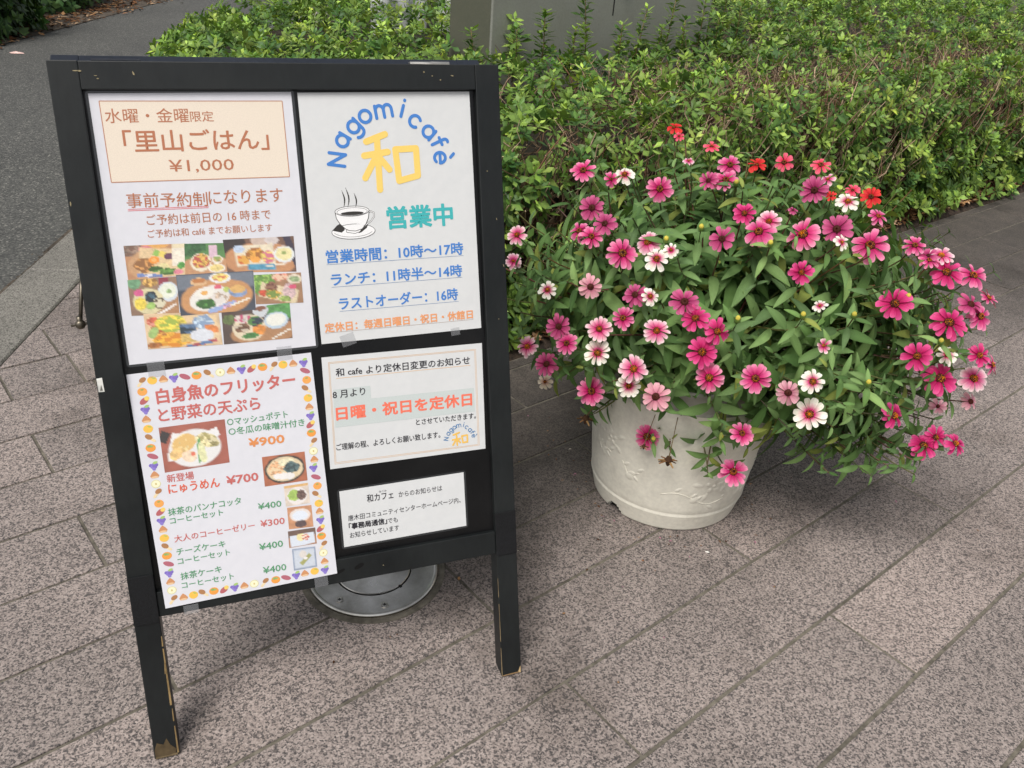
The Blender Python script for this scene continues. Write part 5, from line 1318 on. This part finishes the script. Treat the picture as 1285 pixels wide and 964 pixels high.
# green buds with a dab of yellow between their crossed leaves
for (px, py) in ((820, 551), (924, 229), (880, 285), (1140, 372), (1181, 428), (926, 400), (1008, 395), (1072, 395), (836, 300), (1090, 480), (905, 548), (967, 305)):
    p, ok = hit(px, py); p = p + (CAMP - p).normalized() * .012
    b = MB(); b.lathe([(0.0015, -.012), (0.0042, -.006), (0.0048, -.001), (0.0036, .002)], 9, col=srgb('7a9a50')); b.lathe([(0.0036, .002), (0.0030, .005), (0.0, .0058)], 9, col=srgb('e0d060'))
    o = b.build('bud', M_zleaf, plant, smooth=True); o.location = p - PB
    nrm = ((CAMP - p).normalized() + Vector((0, 0, .7))).normalized(); o.rotation_euler = nrm.to_track_quat('Z', 'Y').to_euler()
    grow(p - nrm * .012, nrm, n_pairs=6, lead=0.001, L0=0.030, L1=0.062)
# leafy shoots without a bloom filling the crown
for i in range(210):
    z = RNG.uniform(-0.75, 1.0); a = RNG.uniform(0, 6.2832)
    v = Vector((math.sqrt(1 - z * z) * math.cos(a), math.sqrt(1 - z * z) * math.sin(a), z))
    k = RNG.uniform(.72, .98)
    p = Vector([EC[j] + ER[j] * v[j] * k for j in range(3)])
    if p.z < 0.335 and (p.xy - Vector((PX, PY))).length < 0.27: continue
    if p.z < 0.16: p.z = 0.16 + 0.2 * RNG.random() * 0.3
    ax = (v + Vector((0, 0, 0.5)) + (CAMP - p).normalized() * .25).normalized()
    grow(p, ax, n_pairs=6, lead=0.004, L0=0.022, L1=0.070)
# shoots tumbling over the near edge of the pot and the long sprays to the right
for (px, py, k) in ((900, 535, 1), (925, 565, 1), (835, 530, 1), (900, 590, .99), (835, 560, .99), (1090, 560, 1), (1060, 540, 1), (1120, 560, 1), (1020, 555, 1), (1140, 500, 1), (1100, 480, 1), (1050, 470, 1), (1085, 530, 1), (1130, 575, 1), (1000, 545, 1), (1070, 500, 1), (700, 350, 1), (660, 340, 1), (720, 470, 1), (770, 500, 1), (670, 380, 1), (650, 400, 1), (740, 520, 1), (1200, 440, 1), (1160, 480, 1), (1210, 420, 1),
                    (1040, 580, 1), (1100, 585, 1), (1150, 570, 1), (1060, 570, 1), (1165, 520, 1), (985, 300, 1), (860, 215, 1), (930, 240, 1), (800, 260, 1), (1000, 230, 1), (1080, 330, 1), (1120, 350, 1), (690, 320, 1), (665, 360, 1)):
    for rep in range(2):
        p, ok = hit(px + RNG.normal(0, 12), py + RNG.normal(0, 10))
        out = (p - EC).normalized()
        toc = (CAMP - p).normalized()
        grow(p * 1.0, (out * .7 + toc * .4 + Vector((0, 0, .35))).normalized(), n_pairs=6, lead=0.003, L0=0.022, L1=0.072)
so = stems.build('stem', M_twig, plant, smooth=True)
so.location = -PB
tag(so, kind='stuff')
# leaves: the 300 that show largest are parts of their own, the rest one mesh
def score(l):
    p, M3, L, v = l
    d = (p - CAMP).length
    c = (p - EC); e = math.sqrt(sum((c[j] / ER[j]) ** 2 for j in range(3)))
    front = max(0.15, -ray(642, 482).dot(c.normalized()) + .5)
    return L / d * front * (e ** 2) * (0.3 + abs(M3.col[2].dot((CAMP - p).normalized())))
leaves.sort(key=score, reverse=True)
for l in leaves[:300]:
    p, M3, L, v = l
    o = bpy.data.objects.new('leaf', ZLM[v]); COL.objects.link(o); o.parent = plant
    o.matrix_local = Matrix.Translation(p - PB) @ M3.to_4x4() @ Matrix.Diagonal((L, L, L, 1))
VV, FF, CC, off_ = [], [], [], 0
for p, M3, L, v in leaves[300:]:
    V, F, C = ZL[v]
    VV.append(V @ (np.array(M3).T * L) + np.array(p - PB)); FF.append(F + off_); CC.append(C * RNG.uniform(.8, 1.15)); off_ += len(V)
tag(npmesh('foliage', np.concatenate(VV), np.concatenate(FF), np.concatenate(CC), M_zleaf, plant), kind='stuff')
print('zinnia leaves', len(leaves), 'flowers', len(flowers))
# dried seed heads
for (px, py, s) in ((839, 577, 1.0), (735, 525, .9), (808, 560, .5)):
    p, ok = hit(px, py)
    b = MB(); c = [srgb('7a5a3c'), srgb('9a7a50'), srgb('4a3424')]
    for j in range(9):
        a = j * 0.7; L = 0.020 * s * RNG.uniform(.5, 1.1)
        d = Vector((math.cos(a), math.sin(a) * .4, -0.25 * RNG.random())).normalized()
        e = p + d * L; w = Vector((0, 0, 1)).cross(d) * 0.003 * s
        b.poly([p - w, e - w * .5, e + w * .5, p + w], c[j % 3])
    b.tube([p + Vector((0, 0, .006 * s)), p, p - Vector((0, 0, .012 * s))], [.004 * s, .007 * s, .002 * s], 7, col=c[2])
    b.tube([p + (PB - p) * .75 + Vector((0, 0, .05)), p + (PB - p) * .3 + Vector((0, -.01, .06)), p + Vector((0, 0, .004))], [.0014, .0012, .0011], 5, col=srgb('6c5c40'))
    o = b.build('seed_head', M_litter, plant); o.location = -PB

# ------------------------------------------------------------------ azalea hedge
GREENS_A = [np.array(srgb(c)) for c in ('789448', '65823e', '8daa54', '50703a', 'a2bc60', '446432')]
def rosette(nl, size, spread, seed):
    """a whorl of small pointed leaves round a shoot tip, facing +z"""
    r = np.random.default_rng(seed); V, F, C = [], [], []
    base = GREENS_A[r.integers(6)]
    for i in range(nl):
        a = i * 2.399 + r.normal(0, .25); el = spread + (0.75 - spread) * (i / nl) * 1.1 + r.normal(0, .12)
        el = max(-.25, el)
        L = size * r.uniform(.65, 1.1) * (1 - .35 * i / nl); w = L * r.uniform(.38, .50)
        d = np.array([math.cos(a) * math.cos(el), math.sin(a) * math.cos(el), math.sin(el)])
        s = np.array([-math.sin(a), math.cos(a), 0.0]); n = np.cross(d, s)
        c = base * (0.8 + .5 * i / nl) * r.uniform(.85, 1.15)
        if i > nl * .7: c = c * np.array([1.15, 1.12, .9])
        b0 = len(V)
        bend = r.uniform(.05, .22)
        z0 = np.array([0, 0, -.35 * size * (1 - i / nl)])
        P = [z0 + d * L * .05, z0 + d * L * .6 + s * w * .5 + n * -w * .12, z0 + d * L * .5 + n * w * .10 * 0, z0 + d * L * .6 - s * w * .5 + n * -w * .12, z0 + d * L - n * -bend * L * -1.0]
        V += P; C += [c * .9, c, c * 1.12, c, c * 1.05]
        F += [(b0, b0 + 1, b0 + 2), (b0, b0 + 2, b0 + 3), (b0 + 1, b0 + 4, b0 + 2), (b0 + 2, b0 + 4, b0 + 3)]
    return np.array(V), np.array(F), np.clip(np.array(C), 0, 1)
ROS = [rosette(int(RNG.integers(7, 11)), RNG.uniform(.043, .053), RNG.uniform(.0, .25), 100 + i) for i in range(28)]

def lerp_rows(P, m_): return P
HP = [(1.02, 0.70), (9.2, 0.80), (9.2, 4.6), (3.6, 4.6), (2.75, 4.05), (2.15, 3.75), (1.62, 3.45), (1.22, 2.85), (0.96, 2.35), (0.90, 2.08), (0.86, 1.70), (0.84, 1.2)]
HPa = np.array(HP)
def pdist(U, Vv):
    """signed distance to the hedge outline (inside positive) and outward direction"""
    best = np.full(U.shape, 1e9); ox = np.zeros(U.shape); oy = np.zeros(U.shape)
    inside = np.zeros(U.shape, bool)
    n = len(HPa)
    for i in range(n):
        a, b_ = HPa[i], HPa[(i + 1) % n]
        e = b_ - a; L2 = e @ e
        t = np.clip(((U - a[0]) * e[0] + (Vv - a[1]) * e[1]) / L2, 0, 1)
        dx, dy = U - (a[0] + t * e[0]), Vv - (a[1] + t * e[1])
        d = np.hypot(dx, dy); m_ = d < best
        best = np.where(m_, d, best)
        nn = np.array([e[1], -e[0]]) / math.sqrt(L2)
        ox = np.where(m_, nn[0], ox); oy = np.where(m_, nn[1], oy)
        cond = ((a[1] > Vv) != (b_[1] > Vv)) & (U < (b_[0] - a[0]) * (Vv - a[1]) / (b_[1] - a[1] + 1e-12) + a[0])
        inside ^= cond
    return np.where(inside, best, -best), ox, oy
def fbm(U, V_, f, seed):
    r = np.random.default_rng(seed); out = 0; amp = 1
    for o in range(3):
        g = r.random((64, 64)); X = (U * f * 2 ** o + 100) % 62; Y = (V_ * f * 2 ** o + 100) % 62
        x0, y0 = X.astype(int), Y.astype(int); fx, fy = X - x0, Y - y0
        fx = fx * fx * (3 - 2 * fx); fy = fy * fy * (3 - 2 * fy)
        out = out + amp * (g[y0, x0] * (1 - fy) * (1 - fx) + g[y0 + 1, x0] * fy * (1 - fx) + g[y0, x0 + 1] * (1 - fy) * fx + g[y0 + 1, x0 + 1] * fy * fx); amp *= .5
    return out / 1.75
HR, HT = 0.14, 0.520
def trough(U, V_):
    """the bare sheared strip behind the front ridge on the right"""
    c = 1.16 + 0.035 * (U - 3) + 0.06 * np.sin(U * 1.7)
    return np.exp(-((V_ - c) / 0.16) ** 2) * np.clip((U - 2.5) / 1.2, 0, 1)
def htop(U, V_, d):
    k = np.clip(d / HR, 0, 1)
    h = HT - HR * (1 - np.sqrt(np.clip(1 - (1 - k) ** 2, 0, 1)))
    return h + 0.055 * (fbm(U, V_, 2.1, 5) - .5) - 0.06 * trough(U, V_) + 0.05 * np.clip((V_ - 1.5) / 1.5, 0, 1) * np.clip((U - 2.5), 0, 1)
U0, V0 = D, N
def place_many(U, V_, Z, nx_, ny_, nz_, jitter, smin, smax, dark):
    """returns arrays for rosettes at (U,V,Z) facing (nx,ny,nz) in paving axes"""
    n = len(U)
    Px = U * D.x + (V_ + OFF) * N.x; Py = U * D.y + (V_ + OFF) * N.y
    Nx = nx_ * D.x + ny_ * N.x; Ny = nx_ * D.y + ny_ * N.y
    nn = np.stack([Nx, Ny, nz_], 1) + RNG.normal(0, jitter, (n, 3)); nn /= np.linalg.norm(nn, axis=1)[:, None]
    t = np.cross(nn, RNG.normal(0, 1, (n, 3))); t /= np.linalg.norm(t, axis=1)[:, None]; bt = np.cross(nn, t)
    s = RNG.uniform(smin, smax, n)
    return np.stack([Px, Py, Z], 1), np.stack([t, bt, nn], 2) * s[:, None, None], dark * RNG.uniform(.78, 1.18, n)
sets = []
# top surface
n = 8800
U = 0.8 + 8.2 * RNG.random(n) ** 1.35; V_ = 0.68 + 3.9 * RNG.random(n) ** 1.25
d, ox, oy = pdist(U, V_)
patch = fbm(U, V_, 4.0, 9)
bare = trough(U, V_)
keep = (d > 0.004) & (RNG.random(n) > 0.2 * bare) & (RNG.random(n) < np.clip(.45 + 1.5 * (patch - .25), .35, 1))
U, V_, d, ox, oy = U[keep], V_[keep], d[keep], ox[keep], oy[keep]
k = np.clip(1 - d / HR, 0, 1)
sets.append(place_many(U, V_, htop(U, V_, d) + RNG.normal(0, .012, len(U)) - 0.012, ox * k, oy * k, np.full(len(U), .75), .30, .75, 1.15, np.ones(len(U))))
# a second layer a little deeper
n = 3600
U = 0.8 + 8.2 * RNG.random(n) ** 1.35; V_ = 0.70 + 3.9 * RNG.random(n) ** 1.25
d, ox, oy = pdist(U, V_)
keep = (d > 0.02) & (RNG.random(n) > 0.25 * trough(U, V_)); U, V_, d, ox, oy = U[keep], V_[keep], d[keep], ox[keep], oy[keep]
k = np.clip(1 - d / HR, 0, 1)
sets.append(place_many(U, V_, htop(U, V_, d) - RNG.uniform(.03, .09, len(U)), ox * k, oy * k, np.full(len(U), .6), .5, .7, 1.05, np.full(len(U), 1.0)))
# sides
per = [(HP[i], HP[(i + 1) % len(HP)]) for i in range(len(HP))]
for (a, b_) in per:
    L = math.hypot(b_[0] - a[0], b_[1] - a[1])
    if a[1] > 4.5 and b_[1] > 4.5: continue
    if a[0] > 9: continue
    ex_, ey_ = (b_[0] - a[0]) / L, (b_[1] - a[1]) / L
    front = a[1] < 0.75 and b_[1] < 0.85
    for layer, dens in ((0, 450 if front else 400), (1, 340 if front else 220), (2, 240 if front else 140)):
        n = int(L * dens * (0.8 if front else 1))
        t = RNG.random(n) ** (1.5 if front else 1.0) * L; z = RNG.uniform(0.035, HT - HR + .06, n)
        U = a[0] + ex_ * t; V_ = a[1] + ey_ * t
        nx_, ny_ = ey_, -ex_
        bulge = 0.040 * (fbm(U * 1.0, z * 1.0 + V_, 5.0, 21) - .5) + 0.035 * np.clip((0.30 - z) / .3, 0, 1) * (fbm(U, z, 3, 8) - .2) - 0.045 * np.clip((z - .28) / .2, 0, 1)
        dep = layer * 0.05 + RNG.uniform(-.012, .02, n)
        U = U + nx_ * (bulge - dep); V_ = V_ + ny_ * (bulge - dep)
        # leggy, woody stretch near the sign
        woody = np.clip(1.15 - (U - 1.1) / 1.9, 0, 1) * np.exp(-((z - .27) / .15) ** 2) if front else np.zeros(n)
        patch = fbm(U * 1.0, z + V_, 6.0, 33)
        keep = (RNG.random(n) > .85 * woody) & (RNG.random(n) < np.clip(.30 + 1.9 * (patch - .25), .2, 1))
        U, V_, z = U[keep], V_[keep], z[keep]
        m_ = len(U)
        sets.append(place_many(U, V_, z, np.full(m_, nx_ * .8), np.full(m_, ny_ * .8), np.full(m_, .55), .35, .75, 1.2, np.full(m_, 1.0)))
# low suckers leaning over the paving
n = 300
U = RNG.uniform(1.4, 7.5, n); z = RNG.uniform(.02, .12, n); V_ = 0.70 - RNG.random(n) * .07 * (fbm(U, z, 3, 2) > .5)
sets.append(place_many(U, V_, z, np.zeros(n), np.full(n, -.8), np.full(n, .5), .4, .8, 1.2, np.ones(n)))
P = np.concatenate([s[0] for s in sets]); R_ = np.concatenate([s[1] for s in sets]); K_ = np.concatenate([s[2] for s in sets])
# nothing grows through the cabinet
cu = (P[:, 0] * D.x + P[:, 1] * D.y); cv = (P[:, 0] * N.x + P[:, 1] * N.y) - OFF
ok = ~((cu > 2.02) & (cu < 3.42) & (cv > 1.78) & (cv < 2.14))
P, R_, K_ = P[ok], R_[ok], K_[ok]
var = RNG.integers(0, len(ROS), len(P))
dist = np.linalg.norm(P - np.array(CAMP), axis=1)
v_ = P - np.array(CAMP); zc = v_ @ np.array(CF); xs = (v_ @ np.array(CR)) / zc * 1055.585 + 642.5; ys = 482 - (v_ @ np.array(CU)) / zc * 1055.585
infr = (zc > 0) & (xs > 0) & (xs < 1285) & (ys > 0) & (ys < 964) & ~((xs > 60) & (xs < 640) & (ys > 76)) & ~((xs > 660) & (xs < 1200) & (ys > 210) & (ys < 600))
sc_ = np.where(infr, np.linalg.norm(R_[:, :, 2], axis=1) / dist, 0)
top300 = np.argsort(-sc_)[:300]; mask = np.zeros(len(P), bool); mask[top300] = True
HO = tw(2.2, 0.9)
hedge = tag(empty('azalea_hedge', HO), 'clipped green azalea hedge behind the sign and the potted zinnias', 'hedge')
ROSM = [mk('leaf_cluster', q, M_leaf, False) for q in ROS]
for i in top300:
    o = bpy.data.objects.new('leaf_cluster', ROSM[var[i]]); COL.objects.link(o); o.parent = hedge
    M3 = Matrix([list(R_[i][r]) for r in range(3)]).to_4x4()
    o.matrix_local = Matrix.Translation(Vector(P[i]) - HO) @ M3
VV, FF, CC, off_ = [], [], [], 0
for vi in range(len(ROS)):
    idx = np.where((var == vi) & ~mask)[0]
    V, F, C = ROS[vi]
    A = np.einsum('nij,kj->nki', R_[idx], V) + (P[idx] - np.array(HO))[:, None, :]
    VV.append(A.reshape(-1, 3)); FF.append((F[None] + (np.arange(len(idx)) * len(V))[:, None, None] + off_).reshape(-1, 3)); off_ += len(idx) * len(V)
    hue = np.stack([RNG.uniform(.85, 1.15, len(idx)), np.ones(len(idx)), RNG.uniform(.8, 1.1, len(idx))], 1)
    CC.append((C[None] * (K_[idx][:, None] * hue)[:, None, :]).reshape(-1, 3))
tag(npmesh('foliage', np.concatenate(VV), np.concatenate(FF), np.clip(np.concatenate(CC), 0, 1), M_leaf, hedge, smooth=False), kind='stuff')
print('rosettes', len(P))
# woody stems and clipped twigs
def twigs(n, fn, parent, org, name='twig', kk=4):
    """tapering crooked twigs; fn(i) -> (start, end, r0)"""
    V, F, C = [], [], []
    cols = [np.array(srgb(c)) for c in ('8a7460', 'a08a74', '6a5644', 'b89e84', '7a5a46')]
    for i in range(n):
        a, e, r0 = fn(i); a = np.array(a); e = np.array(e)
        m1 = a + (e - a) * .35 + RNG.normal(0, .10, 3) * np.linalg.norm(e - a); m2 = a + (e - a) * .7 + RNG.normal(0, .08, 3) * np.linalg.norm(e - a)
        c = cols[RNG.integers(5)] * RNG.uniform(.6, 1.2)
        pts = [a, m1, m2, e]; b0 = len(V)
        ax = (e - a) / (np.linalg.norm(e - a) + 1e-9); o1 = np.cross(ax, [0.3, .5, .8]); o1 /= np.linalg.norm(o1); o2 = np.cross(ax, o1)
        for j, p in enumerate(pts):
            rr = r0 * (1 - .22 * j)
            for t in range(kk):
                an = 2 * math.pi * t / kk; V.append(p + (o1 * math.cos(an) + o2 * math.sin(an)) * rr); C.append(c)
        for j in range(3):
            for t in range(kk): F.append((b0 + j * kk + t, b0 + j * kk + (t + 1) % kk, b0 + (j + 1) * kk + (t + 1) % kk, b0 + (j + 1) * kk + t))
        b1 = len(V)
        for t in range(kk): V.append(V[b0 + 3 * kk + t].copy()); C.append(np.array(srgb('cbb491')))
        F.append(tuple(b1 + t for t in range(4)) if kk == 4 else (b1, b1 + 1, b1 + 2, b1))
    V = np.array(V) - np.array(org)
    return tag(npmesh(name, V, np.array(F), np.array(C), M_twig, parent, smooth=False), kind='stuff')
def tw_face(i):
    u = 1.0 + 6.5 * RNG.random() ** 1.6; dep = RNG.uniform(.02, .22)
    a = tw(u + RNG.normal(0, .05), .70 + dep + .10, RNG.uniform(.0, .15)); e = tw(u + RNG.normal(0, .16), .70 + dep * .6 + RNG.uniform(-.02, .03), RNG.uniform(.18, .50))
    return a, e, RNG.uniform(.0016, .0050)
twigs(2300, tw_face, hedge, HO, 'branch')
def tw_top(i):
    if RNG.random() < .20:
        u = 2.6 + 6.2 * RNG.random() ** 1.2; v = 1.16 + .035 * (u - 3) + .06 * math.sin(u * 1.7) + RNG.normal(0, .15)
    else:
        u = 1.0 + 7 * RNG.random() ** 1.3; v = 0.78 + 2.5 * RNG.random() ** 1.6
        if u > 2.0 and u < 3.4 and v > 1.78: v = 1.3
    v = max(v, .78)
    if (u < 1.9 and v > 1.3): u = 2.0 + RNG.random(); v = 1.0
    z = RNG.uniform(.40, .545); L = RNG.uniform(.05, .17)
    dr = RNG.normal(0, .6, 2)
    return tw(u, v, z - L), tw(u + dr[0] * L, max(v + dr[1] * L, .70), z), RNG.uniform(.0012, .0034)
twigs(5200, tw_top, hedge, HO, 'twig', 3 if False else 4)
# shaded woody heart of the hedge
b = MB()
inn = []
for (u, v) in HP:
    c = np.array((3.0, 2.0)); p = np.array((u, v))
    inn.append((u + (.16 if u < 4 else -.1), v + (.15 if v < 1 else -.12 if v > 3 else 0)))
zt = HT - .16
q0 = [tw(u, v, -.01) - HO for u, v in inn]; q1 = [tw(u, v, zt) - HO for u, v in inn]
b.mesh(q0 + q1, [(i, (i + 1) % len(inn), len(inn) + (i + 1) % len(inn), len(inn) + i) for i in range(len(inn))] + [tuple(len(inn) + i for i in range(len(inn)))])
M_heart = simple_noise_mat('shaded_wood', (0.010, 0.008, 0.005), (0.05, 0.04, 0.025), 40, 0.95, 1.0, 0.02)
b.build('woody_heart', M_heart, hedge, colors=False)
# tall unclipped shoots in front of the cabinet
shoots = [(2.18, 1.72, .66), (2.30, 1.70, .60), (2.42, 1.73, .70), (2.55, 1.70, .61), (2.66, 1.72, .66), (2.72, 1.66, .60), (2.86, 1.74, .69), (2.93, 1.70, .62), (3.08, 1.74, .68), (3.16, 1.72, .62), (3.25, 1.76, .72), (3.32, 1.73, .66), (3.38, 1.78, .70), (2.05, 1.72, .60), (2.1, 1.8, .62), (1.9, 1.75, .60)]
for (u, v, z) in shoots:
    p0 = tw(u, v, .42); p1 = tw(u + RNG.normal(0, .02), v - .02, z)
    b = MB(); b.tube([p0 - HO, (p0 + p1) / 2 - HO + Vector((.006, 0, 0)), p1 - HO], [.0028, .0022, .0014], 5, col=srgb('7a6a48'))
    so = b.build('shoot', M_twig, hedge, smooth=True)
    nl = int((z - .47) / .026) + 2
    for j in range(nl):
        t = 1 - j * .024 / (z - .42)
        if t < 0: break
        p = p0.lerp(p1, t)
        o = bpy.data.objects.new('leaf_cluster', ROSM[int(RNG.integers(len(ROSM)))]); COL.objects.link(o); o.parent = so
        s = RNG.uniform(1.0, 1.35)
        o.matrix_local = Matrix.Translation(p - HO) @ Matrix.Rotation(RNG.uniform(0, 6.28), 4, 'Z') @ Matrix.Rotation(RNG.normal(0, .3), 4, 'X') @ Matrix.Diagonal((s, s, s, 1))

# ------------------------------------------------------------------ utility cabinet and white pipes behind the hedge
CO = tw(2.635, 1.95)
cab = tag(empty('utility_cabinet', CO, TH), 'grey-green metal utility cabinet standing in the hedge, cut off by the top of the picture', 'utility cabinet')
W_, DD = 1.22, 0.26
def cbox(name, x0, x1, y0, y1, z0, z1, m_, bev=.003):
    b = MB(); b.box(x0, x1, y0, y1, z0, z1); return b.build(name, m_, cab, colors=False, bevel=bev)
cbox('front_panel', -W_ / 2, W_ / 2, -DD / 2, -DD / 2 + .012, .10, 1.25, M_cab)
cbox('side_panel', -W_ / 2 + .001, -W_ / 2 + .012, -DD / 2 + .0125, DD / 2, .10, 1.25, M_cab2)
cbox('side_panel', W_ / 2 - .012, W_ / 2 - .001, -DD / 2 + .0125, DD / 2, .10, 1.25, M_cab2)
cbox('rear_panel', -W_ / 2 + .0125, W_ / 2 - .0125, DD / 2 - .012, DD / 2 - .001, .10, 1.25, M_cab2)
cbox('roof', -W_ / 2 - .02, W_ / 2 + .02, -DD / 2 - .02, DD / 2 + .02, 1.251, 1.29, M_cab)
cbox('plinth', -W_ / 2 - .01, W_ / 2 + .01, -DD / 2 - .01, DD / 2 + .01, -.02, .099, M_grout)
cbox('handle', .03, .055, -DD / 2 - .02, -DD / 2 - .001, .72, .86, M_steel)
cbox('door_seam', -.003, .003, -DD / 2 - .0008, -DD / 2 + .001, .62, 1.22, M_dark, 0)
for i, (u, v) in enumerate(((2.42, 3.22), (2.56, 3.26), (2.70, 3.30), (2.86, 3.26))):
    b = MB(); b.lathe([(.048, -.02), (.048, .30), (.050, .305), (.050, .325), (.048, .33), (.048, 1.30), (.040, 1.33), (0.0, 1.335)], 28)
    o = b.build('white_pipe', M_pipe, smooth=True, colors=False); o.location = tw(u, v)
    tag(o, ('leftmost', 'second from left', 'third from left', 'rightmost')[i] + ' of the white upright pipes beside the cabinet', 'pipe', 'white pipes behind the hedge')

# ------------------------------------------------------------------ dark shrubs across the asphalt path, far left
def big_leaf_cluster(seed):
    r = np.random.default_rng(seed); V, F, C = [], [], []
    cs = [np.array(srgb(c)) for c in ('4a6a36', '3a5a2e', '5c7a40', '2e4a28')]
    for i in range(7):
        a = i * 2.4 + r.normal(0, .3); el = r.uniform(-.5, .5); L = r.uniform(.05, .085); w = L * .55
        d = np.array([math.cos(a) * math.cos(el), math.sin(a) * math.cos(el), math.sin(el)]); s = np.array([-math.sin(a), math.cos(a), 0]); n = np.cross(d, s); c = cs[r.integers(4)] * r.uniform(.7, 1.2)
        b0 = len(V)
        V += [d * L * .1, d * L * .45 + s * w * .5 - n * w * .15, d * L * .5, d * L * .45 - s * w * .5 - n * w * .15, d * L + n * L * .08]
        C += [c] * 5; F += [(b0, b0 + 1, b0 + 2), (b0, b0 + 2, b0 + 3), (b0 + 1, b0 + 4, b0 + 2), (b0 + 2, b0 + 4, b0 + 3)]
    return np.array(V), np.array(F), np.array(C)
BL = [big_leaf_cluster(300 + i) for i in range(8)]
def shrub(cx, cy, rx, ry, h, n, label):
    org = Vector((cx, cy, 0))
    s = tag(empty('broadleaf_shrub', org), label, 'shrub', 'dark shrubs across the path')
    A = RNG.normal(0, 1, (n, 3)); A /= np.linalg.norm(A, axis=1)[:, None]; A[:, 2] = abs(A[:, 2])
    lump = 1 + .28 * (fbm(A[:, 0] * 2 + cx, A[:, 1] * 2 + cy + A[:, 2], 1.5, 77) - .5)
    rad = RNG.uniform(.72, 1.0, n) * lump
    P = A * rad[:, None] * np.array([rx, ry, h]); P[:, 2] = np.maximum(P[:, 2], .03)
    VV, FF, CC, off_ = [], [], [], 0
    for i in range(n):
        V, F, C = BL[i % 8]
        nn = Vector(A[i] + np.array([0, 0, .3]) + RNG.normal(0, .3, 3)).normalized(); M3 = np.array(nn.to_track_quat('Z', 'Y').to_matrix())
        VV.append(V @ M3.T * RNG.uniform(.7, 1.2) + P[i]); FF.append(F + off_); CC.append(C * RNG.uniform(.8, 1.2)); off_ += len(V)
    tag(npmesh('foliage', np.concatenate(VV), np.concatenate(FF), np.concatenate(CC), M_leaf, s, smooth=False), kind='stuff')
    b = MB()
    for i in range(14):
        a = RNG.uniform(0, 6.28); e = Vector((rx * .7 * math.cos(a), ry * .7 * math.sin(a), h * RNG.uniform(.4, .8)))
        b.tube([Vector((0.1 * math.cos(a), .1 * math.sin(a), -.02)), e * .5 + Vector((0, 0, .05)), e], [.014, .009, .004], 5, col=srgb('4a3a2c'))
    tag(b.build('branch', M_twig, s), kind='stuff')
shrub(-4.10, 5.75, .80, .90, 0.95, 2200, 'dark shrub nearest the viewer across the asphalt path, at the far left edge')
shrub(-4.55, 7.3, .95, 1.0, 1.1, 2200, 'dark shrub across the asphalt path, second from the left edge of the picture')
shrub(-4.85, 9.0, .95, 1.1, 1.2, 1200, 'dark shrub across the asphalt path, farthest one before the top edge')
shrub(-5.3, 11.0, 1.1, 1.3, 1.3, 900, 'dark shrub across the asphalt path beyond the top edge of the picture')
